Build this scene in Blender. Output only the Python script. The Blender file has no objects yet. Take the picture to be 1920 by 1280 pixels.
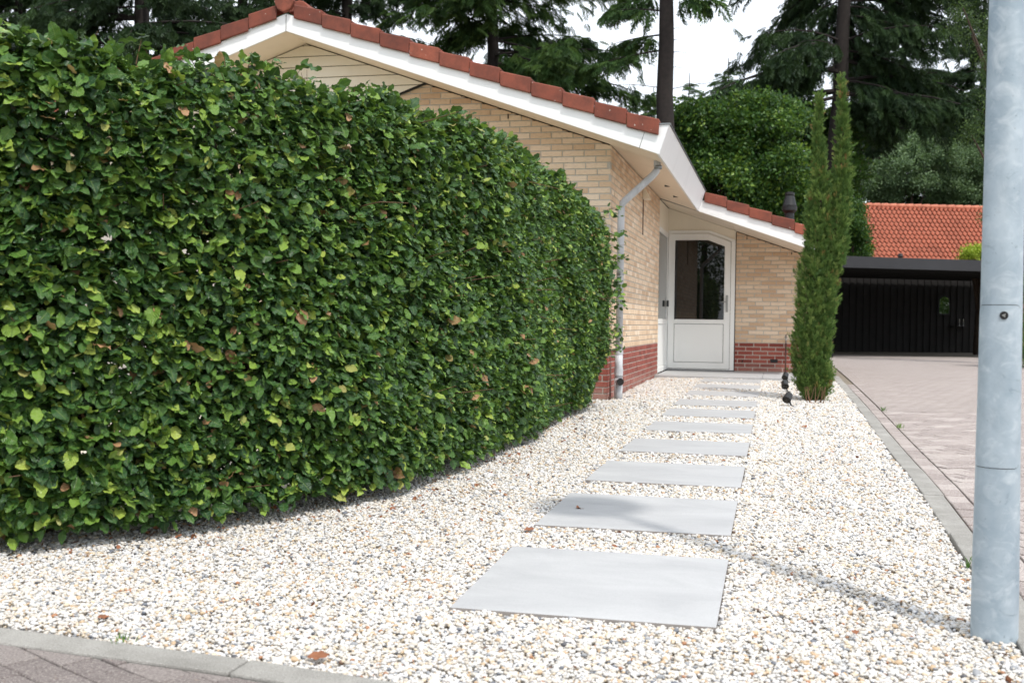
import bpy, bmesh, math, random
import numpy as np
from mathutils import Vector, Matrix, Euler

SC = bpy.context.scene
COL = SC.collection
RNG = np.random.default_rng(7)
random.seed(7)
R = math.radians

# ------------------------------------------------------------------ camera
FPX, YAW, PITCH, ROLL, CAMH = 2075.0, R(13.47), R(1.05), R(0.8), 0.75
def cam_basis():
    f0 = np.array([-math.sin(YAW), math.cos(YAW), 0.0]); r0 = np.array([math.cos(YAW), math.sin(YAW), 0.0]); u0 = np.array([0, 0, 1.0])
    f = f0*math.cos(PITCH)-u0*math.sin(PITCH); u = u0*math.cos(PITCH)+f0*math.sin(PITCH)
    r = r0*math.cos(ROLL)+u*math.sin(ROLL); u2 = u*math.cos(ROLL)-r0*math.sin(ROLL)
    return f, r, u2
CF, CR, CU = cam_basis()
CC = np.array([0, 0, CAMH])
cam = bpy.data.cameras.new('camera'); camo = bpy.data.objects.new('camera', cam); COL.objects.link(camo)
camo.matrix_world = Matrix(((CR[0], CU[0], -CF[0], 0), (CR[1], CU[1], -CF[1], 0), (CR[2], CU[2], -CF[2], CAMH), (0, 0, 0, 1)))
cam.sensor_width = 36; cam.lens = FPX/1920*36; cam.clip_start = 0.05; cam.clip_end = 2000
cam.dof.use_dof = True; cam.dof.focus_distance = 6.0; cam.dof.aperture_fstop = 5.0
SC.camera = camo

# ------------------------------------------------------------------ sky + sun
EL, AZ = R(60), math.atan2(0.675, -0.737)
w = bpy.data.worlds.new('World'); SC.world = w; w.use_nodes = True
nt = w.node_tree; nt.nodes.clear()
sky = nt.nodes.new('ShaderNodeTexSky'); sky.sky_type = 'NISHITA'; sky.sun_disc = False
sky.sun_elevation = EL; sky.sun_rotation = AZ; sky.air_density = 1.2; sky.dust_density = 2.5
tc = nt.nodes.new('ShaderNodeTexCoord'); cn = nt.nodes.new('ShaderNodeTexNoise')
cn.inputs['Scale'].default_value = 2.2; cn.inputs['Detail'].default_value = 5; nt.links.new(tc.outputs['Generated'], cn.inputs['Vector'])
cr = nt.nodes.new('ShaderNodeValToRGB'); nt.links.new(cn.outputs['Fac'], cr.inputs['Fac'])
cr.color_ramp.elements[0].position = 0.35; cr.color_ramp.elements[0].color = (7.3, 7.8, 8.5, 1)
cr.color_ramp.elements[1].position = 0.7; cr.color_ramp.elements[1].color = (8.5, 8.8, 9.2, 1)
mx = nt.nodes.new('ShaderNodeMix'); mx.data_type = 'RGBA'; mx.inputs[0].default_value = 0.86
nt.links.new(sky.outputs[0], mx.inputs[6]); nt.links.new(cr.outputs[0], mx.inputs[7])
bg = nt.nodes.new('ShaderNodeBackground'); bg.inputs[1].default_value = 0.15
wo = nt.nodes.new('ShaderNodeOutputWorld'); nt.links.new(mx.outputs[2], bg.inputs[0]); nt.links.new(bg.outputs[0], wo.inputs[0])
sl = bpy.data.lights.new('sun', 'SUN'); sl.energy = 2.3; sl.angle = R(1.8); sl.color = (1, 0.96, 0.90)
so = bpy.data.objects.new('sun', sl); COL.objects.link(so)
tosun = Vector((0.675*math.cos(EL), -0.737*math.cos(EL), math.sin(EL)))
so.rotation_euler = tosun.to_track_quat('Z', 'Y').to_euler(); so.location = tosun*60
vs = SC.view_settings; vs.view_transform = 'Standard'; vs.look = 'None'; vs.exposure = 0.38; vs.gamma = 1.0; vs.use_curve_mapping = False
SC.cycles.max_bounces = 5; SC.cycles.diffuse_bounces = 4; SC.cycles.glossy_bounces = 3; SC.cycles.transmission_bounces = 3; SC.cycles.transparent_max_bounces = 4; SC.cycles.use_denoising = True; SC.cycles.use_adaptive_sampling = True; SC.cycles.adaptive_threshold = 0.02
SC.cycles.caustics_reflective = False; SC.cycles.caustics_refractive = False

# ------------------------------------------------------------------ pixel helpers (1920x1280 photograph pixels -> points in the place)
def ray(x, y): return CF + CR*(x-960)/FPX - CU*(y-640)/FPX
def atd(x, y, d): return CC + ray(x, y)*d
def proj(p):
    d = np.asarray(p, float)-CC; z = d@CF
    return 960+FPX*(d@CR)/z, 640-FPX*(d@CU)/z, z

# ------------------------------------------------------------------ materials
def rgb(r, g, b):
    f = lambda c: (c/255/12.92) if c/255 <= .04045 else ((c/255+.055)/1.055)**2.4
    return (f(r), f(g), f(b), 1)
class M:
    def __init__(s, name):
        s.m = bpy.data.materials.new(name); s.m.use_nodes = True; s.t = s.m.node_tree
        s.b = s.t.nodes['Principled BSDF']; s.out = s.t.nodes['Material Output']
    def n(s, typ, **kw):
        x = s.t.nodes.new('ShaderNode'+typ)
        for k, v in kw.items():
            if k in ('inp',):
                for a, c in v.items(): x.inputs[a].default_value = c
            else: setattr(x, k, v)
        return x
    def l(s, a, b): s.t.links.new(a, b)
    def math(s, op, a, b=None, c=None):
        x = s.n('Math', operation=op)
        for i, v in enumerate((a, b, c)):
            if v is None: continue
            if isinstance(v, (int, float)): x.inputs[i].default_value = v
            else: s.l(v, x.inputs[i])
        return x.outputs[0]
    def noise(s, scale, detail=4, rough=.55, vec=None, dist=0):
        x = s.n('TexNoise', inp={'Scale': scale, 'Detail': detail, 'Roughness': rough, 'Distortion': dist})
        if vec is not None: s.l(vec, x.inputs['Vector'])
        return x.outputs['Fac']
    def coord(s, kind='Object', scale=None):
        x = s.n('TexCoord').outputs[kind]
        if scale:
            mp = s.n('Mapping'); mp.inputs['Scale'].default_value = scale; s.l(x, mp.inputs['Vector']); x = mp.outputs[0]
        return x
    def pos(s, scale=None):
        x = s.n('NewGeometry').outputs['Position']
        if scale:
            mp = s.n('Mapping'); mp.inputs['Scale'].default_value = scale; s.l(x, mp.inputs['Vector']); x = mp.outputs[0]
        return x
    def ramp(s, fac, stops, interp='LINEAR'):
        x = s.n('ValToRGB'); s.l(fac, x.inputs[0]); cr = x.color_ramp; cr.interpolation = interp
        while len(cr.elements) < len(stops): cr.elements.new(0.5)
        for e, (p, c) in zip(cr.elements, stops): e.position = p; e.color = c if len(c) == 4 else (*c, 1)
        return x.outputs[0]
    def mix(s, fac, a, b, typ='MIX'):
        x = s.n('Mix', data_type='RGBA', blend_type=typ)
        for i, v in ((0, fac), (6, a), (7, b)):
            if isinstance(v, (int, float)): x.inputs[i].default_value = v
            elif isinstance(v, tuple): x.inputs[i].default_value = v
            else: s.l(v, x.inputs[i])
        return x.outputs[2]
    def bump(s, h, strength=.3, dist=.01):
        x = s.n('Bump', inp={'Strength': strength, 'Distance': dist}); s.l(h, x.inputs['Height']); s.l(x.outputs[0], s.b.inputs['Normal']); return x.outputs[0]
    def base(s, c):
        if isinstance(c, tuple): s.b.inputs['Base Color'].default_value = c
        else: s.l(c, s.b.inputs['Base Color'])
    def rough(s, v):
        if isinstance(v, (int, float)): s.b.inputs['Roughness'].default_value = v
        else: s.l(v, s.b.inputs['Roughness'])
    def attr(s, name, typ='GEOMETRY'):
        x = s.n('Attribute', attribute_name=name, attribute_type=typ); return x
    def rand(s): return s.n('ObjectInfo').outputs['Random']

MAT = {}
def simple(name, col, rough=.6, metal=0, nscale=0, var=.12, bump=0, bscale=60):
    m = M(name); m.rough(rough); m.b.inputs['Metallic'].default_value = metal
    if nscale:
        f = m.noise(nscale, 5, .6, m.pos())
        d = tuple(c*(1-var) for c in col[:3])+(1,); e = tuple(min(1, c*(1+var)) for c in col[:3])+(1,)
        m.base(m.ramp(f, [(.3, d), (.7, e)]))
    else: m.base(col)
    if bump: m.bump(m.noise(bscale, 4, .6, m.pos()), bump, .004)
    MAT[name] = m.m; return m.m

def brick_mat(name, lo, mid, hi):
    m = M(name); t = m.attr('tint').outputs['Fac']
    c = m.ramp(t, [(0, lo), (.5, mid), (1, hi)])
    n1 = m.noise(22, 5, .65, m.pos((1, 1, 3.2))); n2 = m.noise(140, 3, .6, m.pos())
    c = m.mix(m.ramp(n1, [(.52, (0, 0, 0)), (.74, (.42, .42, .42))]), c, tuple(x*.55 for x in lo[:3])+(1,))
    c = m.mix(m.ramp(n2, [(.45, (0, 0, 0)), (.8, (.25, .25, .25))]), c, tuple(min(1, x*1.25) for x in hi[:3])+(1,))
    if 'red' in name:
        sp = m.n('SeparateXYZ'); m.l(m.pos(), sp.inputs[0]); lowz = m.math('MULTIPLY', m.ramp(sp.outputs[2], [(0, (1, 1, 1)), (.16, (0, 0, 0))]), m.ramp(m.noise(3.5, 5, .7, m.pos()), [(.35, (0, 0, 0)), (.7, (.75, .75, .75))])); c = m.mix(lowz, c, rgb(176, 150, 138))
    m.base(c); m.rough(.88); m.bump(m.math('ADD', m.math('MULTIPLY', n1, .8), n2), .55, .004); MAT[name] = m.m
brick_mat('brick_yellow', rgb(204, 171, 139), rgb(221, 194, 163), rgb(234, 213, 188))
brick_mat('brick_red', rgb(122, 58, 48), rgb(144, 73, 61), rgb(162, 91, 77))
simple('mortar', rgb(190, 184, 174), .95, nscale=30, var=.1, bump=.4, bscale=220)
simple('concrete_plinth', rgb(140, 128, 112), .95, nscale=14, var=.2, bump=.5)
def painted(name, col):
    m = M(name); n1 = m.noise(3.0, 6, .7, m.pos((1, 1, .35))); n2 = m.noise(55, 3, .5, m.pos())
    d = tuple(c*.86 for c in col[:3])+(1,)
    c = m.mix(m.ramp(n1, [(.52, (0, 0, 0)), (.75, (.6, .6, .6))]), col, d)
    c = m.mix(m.ramp(n2, [(.72, (0, 0, 0)), (.78, (.5, .5, .5))]), c, tuple(x*.72 for x in col[:3])+(1,))
    m.base(c); m.rough(.42); m.bump(n1, .05, .01); MAT[name] = m.m
painted('white_paint', rgb(240, 240, 239)); painted('white_frame', rgb(246, 246, 242))
painted('cream_paint', rgb(241, 233, 215)); painted('soffit_paint', rgb(238, 224, 203))
m = M('red_tile'); n1 = m.noise(5, 6, .7, m.pos()); n2 = m.noise(60, 4, .6, m.pos()); n3 = m.noise(9, 3, .5, m.pos((1, 1, .5)))
t = m.attr('tint').outputs['Fac']
c = m.ramp(t, [(0, rgb(116, 60, 46)), (1, rgb(152, 84, 64))])
c = m.mix(m.ramp(n1, [(.40, (0, 0, 0)), (.70, (.8, .8, .8))]), c, rgb(84, 50, 42))
c = m.mix(m.ramp(n2, [(.66, (0, 0, 0)), (.72, (.5, .5, .5))]), c, rgb(70, 62, 56))
c = m.mix(m.ramp(m.noise(26, 2, .5, m.pos()), [(.735, (0, 0, 0)), (.75, (.85, .85, .85))]), c, rgb(205, 200, 190))
m.base(c); m.rough(.85); m.bump(n2, .35, .006); MAT['red_tile'] = m.m
m = M('orange_tile'); n1 = m.noise(1.3, 5, .7, m.pos()); n2 = m.noise(11, 3, .6, m.pos())
c = m.ramp(n2, [(.3, rgb(172, 102, 80)), (.7, rgb(198, 128, 102))]); c = m.mix(m.ramp(n1, [(.5, (0, 0, 0)), (.75, (.5, .5, .5))]), c, rgb(112, 64, 50))
m.base(c); m.rough(.85); MAT['orange_tile'] = m.m
simple('zinc', rgb(150, 152, 152), .38, .85, nscale=6, var=.2); simple('lead_trim', rgb(70, 72, 74), .6, .2)
def pipe_mat():
    m = M('pvc_pipe'); n1 = m.noise(7, 5, .65, m.pos((2, 2, .8)))
    m.base(m.ramp(n1, [(.3, rgb(176, 177, 180)), (.7, rgb(206, 207, 210))])); m.rough(.5); MAT['pvc_pipe'] = m.m
pipe_mat()
simple('black_joint', rgb(28, 27, 26), .8); simple('black_metal', rgb(24, 24, 25), .45); simple('black_plastic', rgb(20, 20, 21), .5, bump=.1)
simple('dark_fascia', rgb(44, 44, 47), .55, nscale=2, var=.15); simple('dark_wood', rgb(26, 23, 22), .8, nscale=4, var=.35, bump=.4, bscale=25)
simple('dark_soffit', rgb(13, 13, 14), .8); simple('steel', rgb(170, 170, 168), .3, .9); simple('rust_pipe', rgb(96, 66, 56), .7, nscale=20, var=.25)
simple('bark', rgb(66, 54, 45), .95, nscale=9, var=.35, bump=1.0, bscale=14); simple('twig', rgb(104, 78, 56), .85, nscale=20, var=.3)
simple('dark_bark', rgb(36, 30, 27), .95, nscale=9, var=.35, bump=1.0, bscale=14)  # conifer bark darkened so the canopy's shade is in its colour
simple('soil', rgb(86, 80, 60), .95, nscale=1.2, var=.35, bump=.5, bscale=12)
simple('render_wall', rgb(112, 92, 78), .9, nscale=2, var=.08); simple('candle_white', rgb(220, 216, 205), .5)
m = M('door_glass'); m.base((.006, .006, .006, 1)); m.rough(.012); m.b.inputs['IOR'].default_value = 1.55; MAT['door_glass'] = m.m
m = M('mirror_glass'); m.base((.85, .87, .86, 1)); m.rough(.01); m.b.inputs['Metallic'].default_value = 1; MAT['mirror_glass'] = m.m
# galvanised lamp post
m = M('galvanised'); n1 = m.noise(3.2, 6, .65, m.pos((1, 1, .9)), .6); n2 = m.noise(11, 5, .65, m.pos((1, 1, 1.5)), 1.2); n3 = m.noise(70, 3, .6, m.pos())
n4 = m.n('TexVoronoi', inp={'Scale': 20}); m.l(m.pos((1, 1, .6)), n4.inputs['Vector'])
c = m.ramp(n1, [(.35, rgb(138, 154, 166)), (.65, rgb(178, 191, 200))]); c = m.mix(m.ramp(n2, [(.50, (0, 0, 0)), (.72, (.55, .55, .55))]), c, rgb(208, 216, 220))
c = m.mix(m.ramp(n2, [(.24, (.7, .7, .7)), (.38, (0, 0, 0))]), c, rgb(108, 122, 132)); c = m.mix(m.ramp(n4.outputs['Distance'], [(.2, (.16, .16, .16)), (.6, (0, 0, 0))]), c, rgb(206, 214, 219))
c = m.mix(m.ramp(n3, [(.68, (0, 0, 0)), (.76, (.45, .45, .45))]), c, rgb(92, 100, 106))
m.base(c); m.b.inputs['Metallic'].default_value = .25; m.rough(m.math('MULTIPLY_ADD', n2, .3, .42)); m.bump(n2, .05, .004); MAT['galvanised'] = m.m
# slabs
m = M('ceramic_slab'); n1 = m.noise(2.3, 7, .62, m.pos((1, 2.2, 1)), .6); n2 = m.noise(10, 5, .7, m.pos((.6, 3, 1)), 1); n3 = m.noise(160, 2, .5, m.pos())
c = m.ramp(n1, [(.3, rgb(164, 164, 165)), (.7, rgb(181, 181, 181))]); c = m.mix(m.ramp(n2, [(.56, (0, 0, 0)), (.74, (.4, .4, .4))]), c, rgb(186, 187, 188))
c = m.mix(m.ramp(n3, [(.35, (.18, .18, .18)), (.5, (0, 0, 0))]), c, rgb(140, 140, 140))
m.base(c); m.rough(.62); m.bump(n3, .06, .002); MAT['ceramic_slab'] = m.m
simple('slab_edge', rgb(150, 143, 138), .9, nscale=30, var=.1)
m = M('kerb_concrete'); n1 = m.noise(4, 6, .7, m.pos()); n2 = m.noise(190, 3, .65, m.pos())
c = m.ramp(n1, [(.3, rgb(130, 127, 121)), (.7, rgb(166, 163, 157))]); c = m.mix(m.ramp(n2, [(.35, (.45, .45, .45)), (.5, (0, 0, 0))]), c, rgb(98, 96, 93)); c = m.mix(m.ramp(n2, [(.58, (0, 0, 0)), (.7, (.4, .4, .4))]), c, rgb(205, 203, 198))
m.base(c); m.rough(.92); m.bump(n2, .9, .004); MAT['kerb_concrete'] = m.m
def paver_mat(name, flat, k=1.0):
    m = M(name); n1 = m.noise(150, 3, .7, m.pos()); n0 = m.noise(1.1, 5, .6, m.pos()); n2 = m.noise(70, 3, .6, m.pos())
    t = m.attr('tint').outputs['Fac'] if not flat else m.noise(9, 2, .5, m.pos())
    c = m.ramp(t, [(0, rgb(146, 135, 132)), (.5, rgb(164, 153, 149)), (1, rgb(178, 168, 164))])
    c = m.mix(m.ramp(n1, [(.54, (0, 0, 0)), (.62, (.8, .8, .8))]), c, rgb(206, 198, 190))
    c = m.mix(m.ramp(n1, [(.34, (.75, .75, .75)), (.44, (0, 0, 0))]), c, rgb(84, 74, 72))
    c = m.mix(m.ramp(n2, [(.66, (0, 0, 0)), (.7, (.5, .5, .5))]), c, rgb(176, 142, 112))
    c = m.mix(m.ramp(n0, [(.45, (0, 0, 0)), (.7, (.14, .14, .14))]), c, rgb(118, 106, 98))
    if flat:
        mp = m.n('Mapping'); mp.inputs['Rotation'].default_value = (0, 0, -R(30)); m.l(m.pos(), mp.inputs['Vector'])
        bt_ = m.n('TexBrick', inp={'Scale': 1.0, 'Brick Width': .2, 'Row Height': .1, 'Mortar Size': .005, 'Color1': (1, 1, 1, 1), 'Color2': (.88, .88, .88, 1), 'Mortar': (.5, .47, .43, 1)}); m.l(mp.outputs[0], bt_.inputs['Vector']); c = m.mix(1.0, c, bt_.outputs['Color'], 'MULTIPLY')
    c = m.mix(1.0, c, (k*.95, k*.945, k*.935, 1), 'MULTIPLY'); m.base(c); m.rough(.93); m.bump(n1, .8, .005); MAT[name] = m.m
paver_mat('paver', False); paver_mat('paver_far', True); paver_mat('street_paver', False, .62)  # street copy is darker: greyer stone, plus shade put into its colour
simple('joint_sand', rgb(126, 116, 102), .98, nscale=25, var=.3, bump=.6, bscale=120)
# gravel
m = M('pebble'); r_ = m.rand(); n1 = m.noise(40, 3, .5, m.coord('Object')); n2 = m.noise(1.4, 3, .5, m.pos())
c = m.ramp(r_, [(0, rgb(236, 231, 222)), (.22, rgb(244, 241, 236)), (.42, rgb(228, 218, 202)), (.55, rgb(240, 233, 220)), (.70, rgb(220, 208, 190)), (.79, rgb(232, 212, 180)), (.85, rgb(214, 182, 142)), (.895, rgb(206, 206, 204)), (.94, rgb(160, 162, 164)), (.962, rgb(108, 114, 124)), (.979, rgb(74, 77, 85)), (.987, rgb(182, 122, 78)), (.995, rgb(120, 84, 62))], 'CONSTANT')
c = m.mix(m.ramp(n1, [(.4, (0, 0, 0)), (.75, (.3, .3, .3))]), c, rgb(212, 198, 178)); c = m.mix(1.0, c, (.735, .75, .785, 1), 'MULTIPLY')
m.base(c); m.rough(.6); MAT['pebble'] = m.m
simple('gravel_floor', rgb(194, 184, 168), .95, nscale=60, var=.35, bump=1, bscale=90)
# leaves
def leaf_mat(name, stops, rough=.36, trans=.3, veins=True, spec=.5):
    m = M(name); r_ = m.rand(); c = m.ramp(r_, stops)
    if veins:
        uv = m.n('UVMap').outputs[0]; sp = m.n('SeparateXYZ'); m.l(uv, sp.inputs[0])
        a = m.math('ABSOLUTE', m.math('SUBTRACT', sp.outputs[0], .5))
        v = m.math('SINE', m.math('MULTIPLY', m.math('SUBTRACT', sp.outputs[1], m.math('MULTIPLY', a, .75)), 55))
        m.bump(v, .5, .0025)
        mid = m.math('LESS_THAN', a, .025)
        ed = m.noise(6, 3, .6, m.n('VectorMath', operation='ADD').outputs[0])
        va = ed.node; vm = [n for n in m.t.nodes if n.type == 'VECT_MATH'][-1]; m.l(uv, vm.inputs[0])
        cb = m.n('CombineXYZ'); m.l(m.math('MULTIPLY', r_, 91), cb.inputs[0]); m.l(m.math('MULTIPLY', r_, 57), cb.inputs[1]); m.l(cb.outputs[0], vm.inputs[1])
        c = m.mix(m.ramp(ed, [(.60, (0, 0, 0)), (.72, (.45, .45, .45))]), c, rgb(126, 132, 62))
        c = m.mix(m.math('MULTIPLY', mid, .4), c, rgb(150, 170, 90))
    m.base(c); m.rough(rough); m.b.inputs['Specular IOR Level'].default_value = spec
    tr = m.n('BsdfTranslucent'); m.l(m.mix(.5, c, rgb(112, 142, 48)), tr.inputs[0]) if not isinstance(c, tuple) else None
    mxs = m.n('MixShader'); mxs.inputs[0].default_value = trans
    m.l(m.b.outputs[0], mxs.inputs[1]); m.l(tr.outputs[0], mxs.inputs[2]); m.l(mxs.outputs[0], m.out.inputs[0]); MAT[name] = m.m
G = lambda *a: rgb(*a)
leaf_mat('beech_leaf', [(0, G(46, 78, 46)), (.35, G(62, 98, 50)), (.62, G(82, 120, 54)), (.82, G(110, 146, 62)), (.93, G(144, 174, 72)), (.97, G(172, 190, 86)), (.984, G(172, 174, 102)), (.986, G(150, 112, 78)), (1, G(196, 152, 114))], .30, .22)
leaf_mat('conifer_leaf', [(0, G(50, 76, 44)), (.5, G(68, 98, 52)), (1, G(100, 128, 66))], .55, .18, False, .3)
leaf_mat('dark_conifer_leaf', [(0, G(36, 56, 38)), (.5, G(48, 70, 44)), (1, G(70, 94, 56))], .55, .12, False, .3)
leaf_mat('broad_leaf', [(0, G(42, 72, 36)), (.5, G(60, 96, 42)), (.84, G(80, 114, 46)), (1, G(130, 156, 60))], .45, .33, False, .4)
leaf_mat('deep_leaf', [(0, G(40, 60, 36)), (.6, G(58, 82, 44)), (1, G(92, 116, 58))], .5, .25, False, .3)  # leaf green darkened, the tree's backlit tone is put into the colour
leaf_mat('grey_leaf', [(0, G(66, 88, 60)), (.5, G(88, 112, 76)), (1, G(120, 142, 100))], .5, .3, False, .35)
leaf_mat('lime_leaf', [(0, G(140, 165, 50)), (1, G(190, 205, 70))], .45, .35, False, .4)
leaf_mat('cypress_leaf', [(0, G(78, 106, 58)), (.4, G(100, 130, 70)), (.8, G(128, 154, 84)), (.965, G(160, 178, 104)), (1, G(168, 128, 90))], .6, .25, False, .25)
leaf_mat('grass_blade', [(0, G(70, 110, 40)), (1, G(110, 150, 55))], .5, .3, False, .4)

# ------------------------------------------------------------------ object helpers
LOC = {}
def link(o, parent=None):
    COL.objects.link(o)
    if parent is not None:
        o.parent = parent
        if parent.name in LOC: o.matrix_parent_inverse = Matrix.Translation(-LOC[parent.name])
    return o
def empty(name, loc, label, cat, group=None):
    o = bpy.data.objects.new(name, None); COL.objects.link(o); o.location = loc; o.empty_display_size = .1
    LOC[o.name] = Vector(loc); tag(o, label, cat, group); return o
def tag(o, label=None, cat=None, group=None, kind=None):
    if label: o['label'] = label
    if cat: o['category'] = cat
    if group: o['group'] = group
    if kind: o['kind'] = kind
    return o
class MB:
    def __init__(s): s.v = []; s.f = []; s.t = []; s.mi = []
    def add(s, vs, fs, tint=.5, mi=0):
        k = len(s.v); s.v.extend([tuple(map(float, p)) for p in vs]); s.f.extend([tuple(i+k for i in f) for f in fs]); s.t.extend([tint]*len(fs)); s.mi.extend([mi]*len(fs)); return s
    def box(s, a, b, tint=.5, mi=0):
        x0, y0, z0 = a; x1, y1, z1 = b
        return s.add([(x0, y0, z0), (x1, y0, z0), (x1, y1, z0), (x0, y1, z0), (x0, y0, z1), (x1, y0, z1), (x1, y1, z1), (x0, y1, z1)],
                     [(0, 3, 2, 1), (4, 5, 6, 7), (0, 1, 5, 4), (1, 2, 6, 5), (2, 3, 7, 6), (3, 0, 4, 7)], tint, mi)
    def prism(s, poly, ext, tint=.5, mi=0):
        """poly: list of 3D points (planar), extruded by vector ext"""
        n = len(poly); e = np.array(ext, float); vs = [np.array(p, float) for p in poly]; vs = vs+[p+e for p in vs]
        nrm = np.zeros(3)
        for i in range(n): nrm += np.cross(vs[i], vs[(i+1) % n])
        fl = np.dot(nrm, e) > 0
        fs = [tuple(range(n))[::-1] if fl else tuple(range(n)), tuple(range(n, 2*n)) if fl else tuple(range(n, 2*n))[::-1]]
        for i in range(n):
            j = (i+1) % n; q = (i, j, n+j, n+i); fs.append(q if fl else q[::-1])
        return s.add(vs, fs, tint, mi)
    def tube(s, pts, rad, n=8, tint=.5, mi=0, cap=True):
        pts = [np.array(p, float) for p in pts]; m = len(pts)
        rad = [rad]*m if isinstance(rad, (int, float)) else rad
        k = []; up = np.array([.13, .21, .97])
        for i, p in enumerate(pts):
            d = pts[min(i+1, m-1)]-pts[max(i-1, 0)]; d /= np.linalg.norm(d)+1e-9
            a = np.cross(d, up)
            if np.linalg.norm(a) < .05: a = np.cross(d, np.array([1., 0, 0]))
            a /= np.linalg.norm(a); b = np.cross(d, a)
            for j in range(n):
                th = 2*math.pi*j/n; k.append(p+rad[i]*(a*math.cos(th)+b*math.sin(th)))
        fs = []
        for i in range(m-1):
            for j in range(n):
                q = (i*n+j, i*n+(j+1) % n, (i+1)*n+(j+1) % n, (i+1)*n+j); fs.append(q)
        if cap: fs.append(tuple(range(n))[::-1]); fs.append(tuple(range((m-1)*n, m*n)))
        return s.add(k, fs, tint, mi)
    def lathe(s, prof, c, n=24, tint=.5, mi=0):
        """prof: [(r,z)] bottom to top about vertical axis through c"""
        k = []; 
        for r_, z in prof:
            for j in range(n):
                th = 2*math.pi*j/n; k.append((c[0]+r_*math.cos(th), c[1]+r_*math.sin(th), c[2]+z))
        fs = []; m = len(prof)
        for i in range(m-1):
            for j in range(n): fs.append((i*n+j, i*n+(j+1) % n, (i+1)*n+(j+1) % n, (i+1)*n+j))
        fs.append(tuple(range(n))[::-1]); fs.append(tuple(range((m-1)*n, m*n)))
        return s.add(k, fs, tint, mi)
    def mesh(s, name, mats, smooth=False):
        me = bpy.data.meshes.new(name); me.from_pydata(s.v, [], s.f)
        for x in (mats if isinstance(mats, (list, tuple)) else [mats]): me.materials.append(MAT[x])
        at = me.attributes.new('tint', 'FLOAT', 'FACE'); at.data.foreach_set('value', np.array(s.t, dtype=np.float32))
        if len(set(s.mi)) > 1 or (s.mi and s.mi[0]): me.polygons.foreach_set('material_index', s.mi)
        if smooth: me.polygons.foreach_set('use_smooth', [True]*len(s.f))
        me.update(); return me
    def build(s, name, mats, parent=None, smooth=False, bevel=0):
        o = bpy.data.objects.new(name, s.mesh(name, mats, smooth)); link(o, parent)
        if bevel:
            b = o.modifiers.new('bevel', 'BEVEL'); b.width = bevel; b.segments = 2; b.limit_method = 'ANGLE'; b.angle_limit = R(40)
        return o
def smooth_angle(o, ang=40):
    me = o.data; me.polygons.foreach_set('use_smooth', [True]*len(me.polygons))
    bm = bmesh.new(); bm.from_mesh(me)
    for e in bm.edges:
        if len(e.link_faces) == 2 and e.calc_face_angle(0) > R(ang): e.smooth = False
    bm.to_mesh(me); bm.free(); return o

# scatter: geometry-node instances of small meshes
GN_CACHE = {}
def gn_group(key, meshes):
    if key in GN_CACHE: return GN_CACHE[key]
    g = bpy.data.node_groups.new('scatter_'+key, 'GeometryNodeTree')
    g.interface.new_socket('Geometry', in_out='INPUT', socket_type='NodeSocketGeometry'); g.interface.new_socket('Geometry', in_out='OUTPUT', socket_type='NodeSocketGeometry')
    N = g.nodes; L = g.links; gi = N.new('NodeGroupInput'); go = N.new('NodeGroupOutput'); iop = N.new('GeometryNodeInstanceOnPoints')
    jn = N.new('GeometryNodeJoinGeometry')
    for i, me in enumerate(meshes):
        vo = bpy.data.objects.new(f'{key}_variant', me)
        oi = N.new('GeometryNodeObjectInfo'); oi.inputs['Object'].default_value = vo; oi.inputs['As Instance'].default_value = False
        gti = N.new('GeometryNodeGeometryToInstance'); L.new(oi.outputs['Geometry'], gti.inputs[0]); L.new(gti.outputs[0], jn.inputs[0])
    def named(nm, typ):
        x = N.new('GeometryNodeInputNamedAttribute'); x.data_type = typ; x.inputs['Name'].default_value = nm; return x.outputs[0]
    e2r = N.new('FunctionNodeEulerToRotation'); L.new(named('rot', 'FLOAT_VECTOR'), e2r.inputs[0])
    iop.inputs['Pick Instance'].default_value = True
    L.new(gi.outputs[0], iop.inputs['Points']); L.new(jn.outputs[0], iop.inputs['Instance']); L.new(named('idx', 'INT'), iop.inputs['Instance Index'])
    L.new(e2r.outputs[0], iop.inputs['Rotation']); L.new(named('scl', 'FLOAT_VECTOR'), iop.inputs['Scale']); L.new(iop.outputs[0], go.inputs[0])
    GN_CACHE[key] = g; return g
def scatter(name, key, meshes, P, ROT, SCL, parent=None):
    P = np.asarray(P, np.float32); n = len(P); me = bpy.data.meshes.new(name); me.vertices.add(n); me.vertices.foreach_set('co', P.ravel())
    SCL = np.asarray(SCL, np.float32)
    if SCL.ndim == 1: SCL = np.repeat(SCL[:, None], 3, 1)
    a = me.attributes.new('rot', 'FLOAT_VECTOR', 'POINT'); a.data.foreach_set('vector', np.asarray(ROT, np.float32).ravel())
    a = me.attributes.new('scl', 'FLOAT_VECTOR', 'POINT'); a.data.foreach_set('vector', SCL.ravel())
    a = me.attributes.new('idx', 'INT', 'POINT'); a.data.foreach_set('value', RNG.integers(0, len(meshes), n).astype(np.int32))
    o = bpy.data.objects.new(name, me); link(o, parent); o['kind'] = 'stuff'
    md = o.modifiers.new('scatter', 'NODES'); md.node_group = gn_group(key, meshes); return o
def frames_to_euler(X, Z):
    """arrays of unit x axes and approximate z axes -> XYZ eulers"""
    X = X/np.linalg.norm(X, axis=1, keepdims=True); Y = np.cross(Z, X); Y /= np.linalg.norm(Y, axis=1, keepdims=True)+1e-9; Z = np.cross(X, Y)
    m20 = X[:, 2]; m21 = Y[:, 2]; m22 = Z[:, 2]; m00 = X[:, 0]; m10 = X[:, 1]
    return np.stack([np.arctan2(m21, m22), np.arcsin(np.clip(-m20, -1, 1)), np.arctan2(m10, m00)], 1)
def unit(a): return a/(np.linalg.norm(a, axis=-1, keepdims=True)+1e-9)

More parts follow.
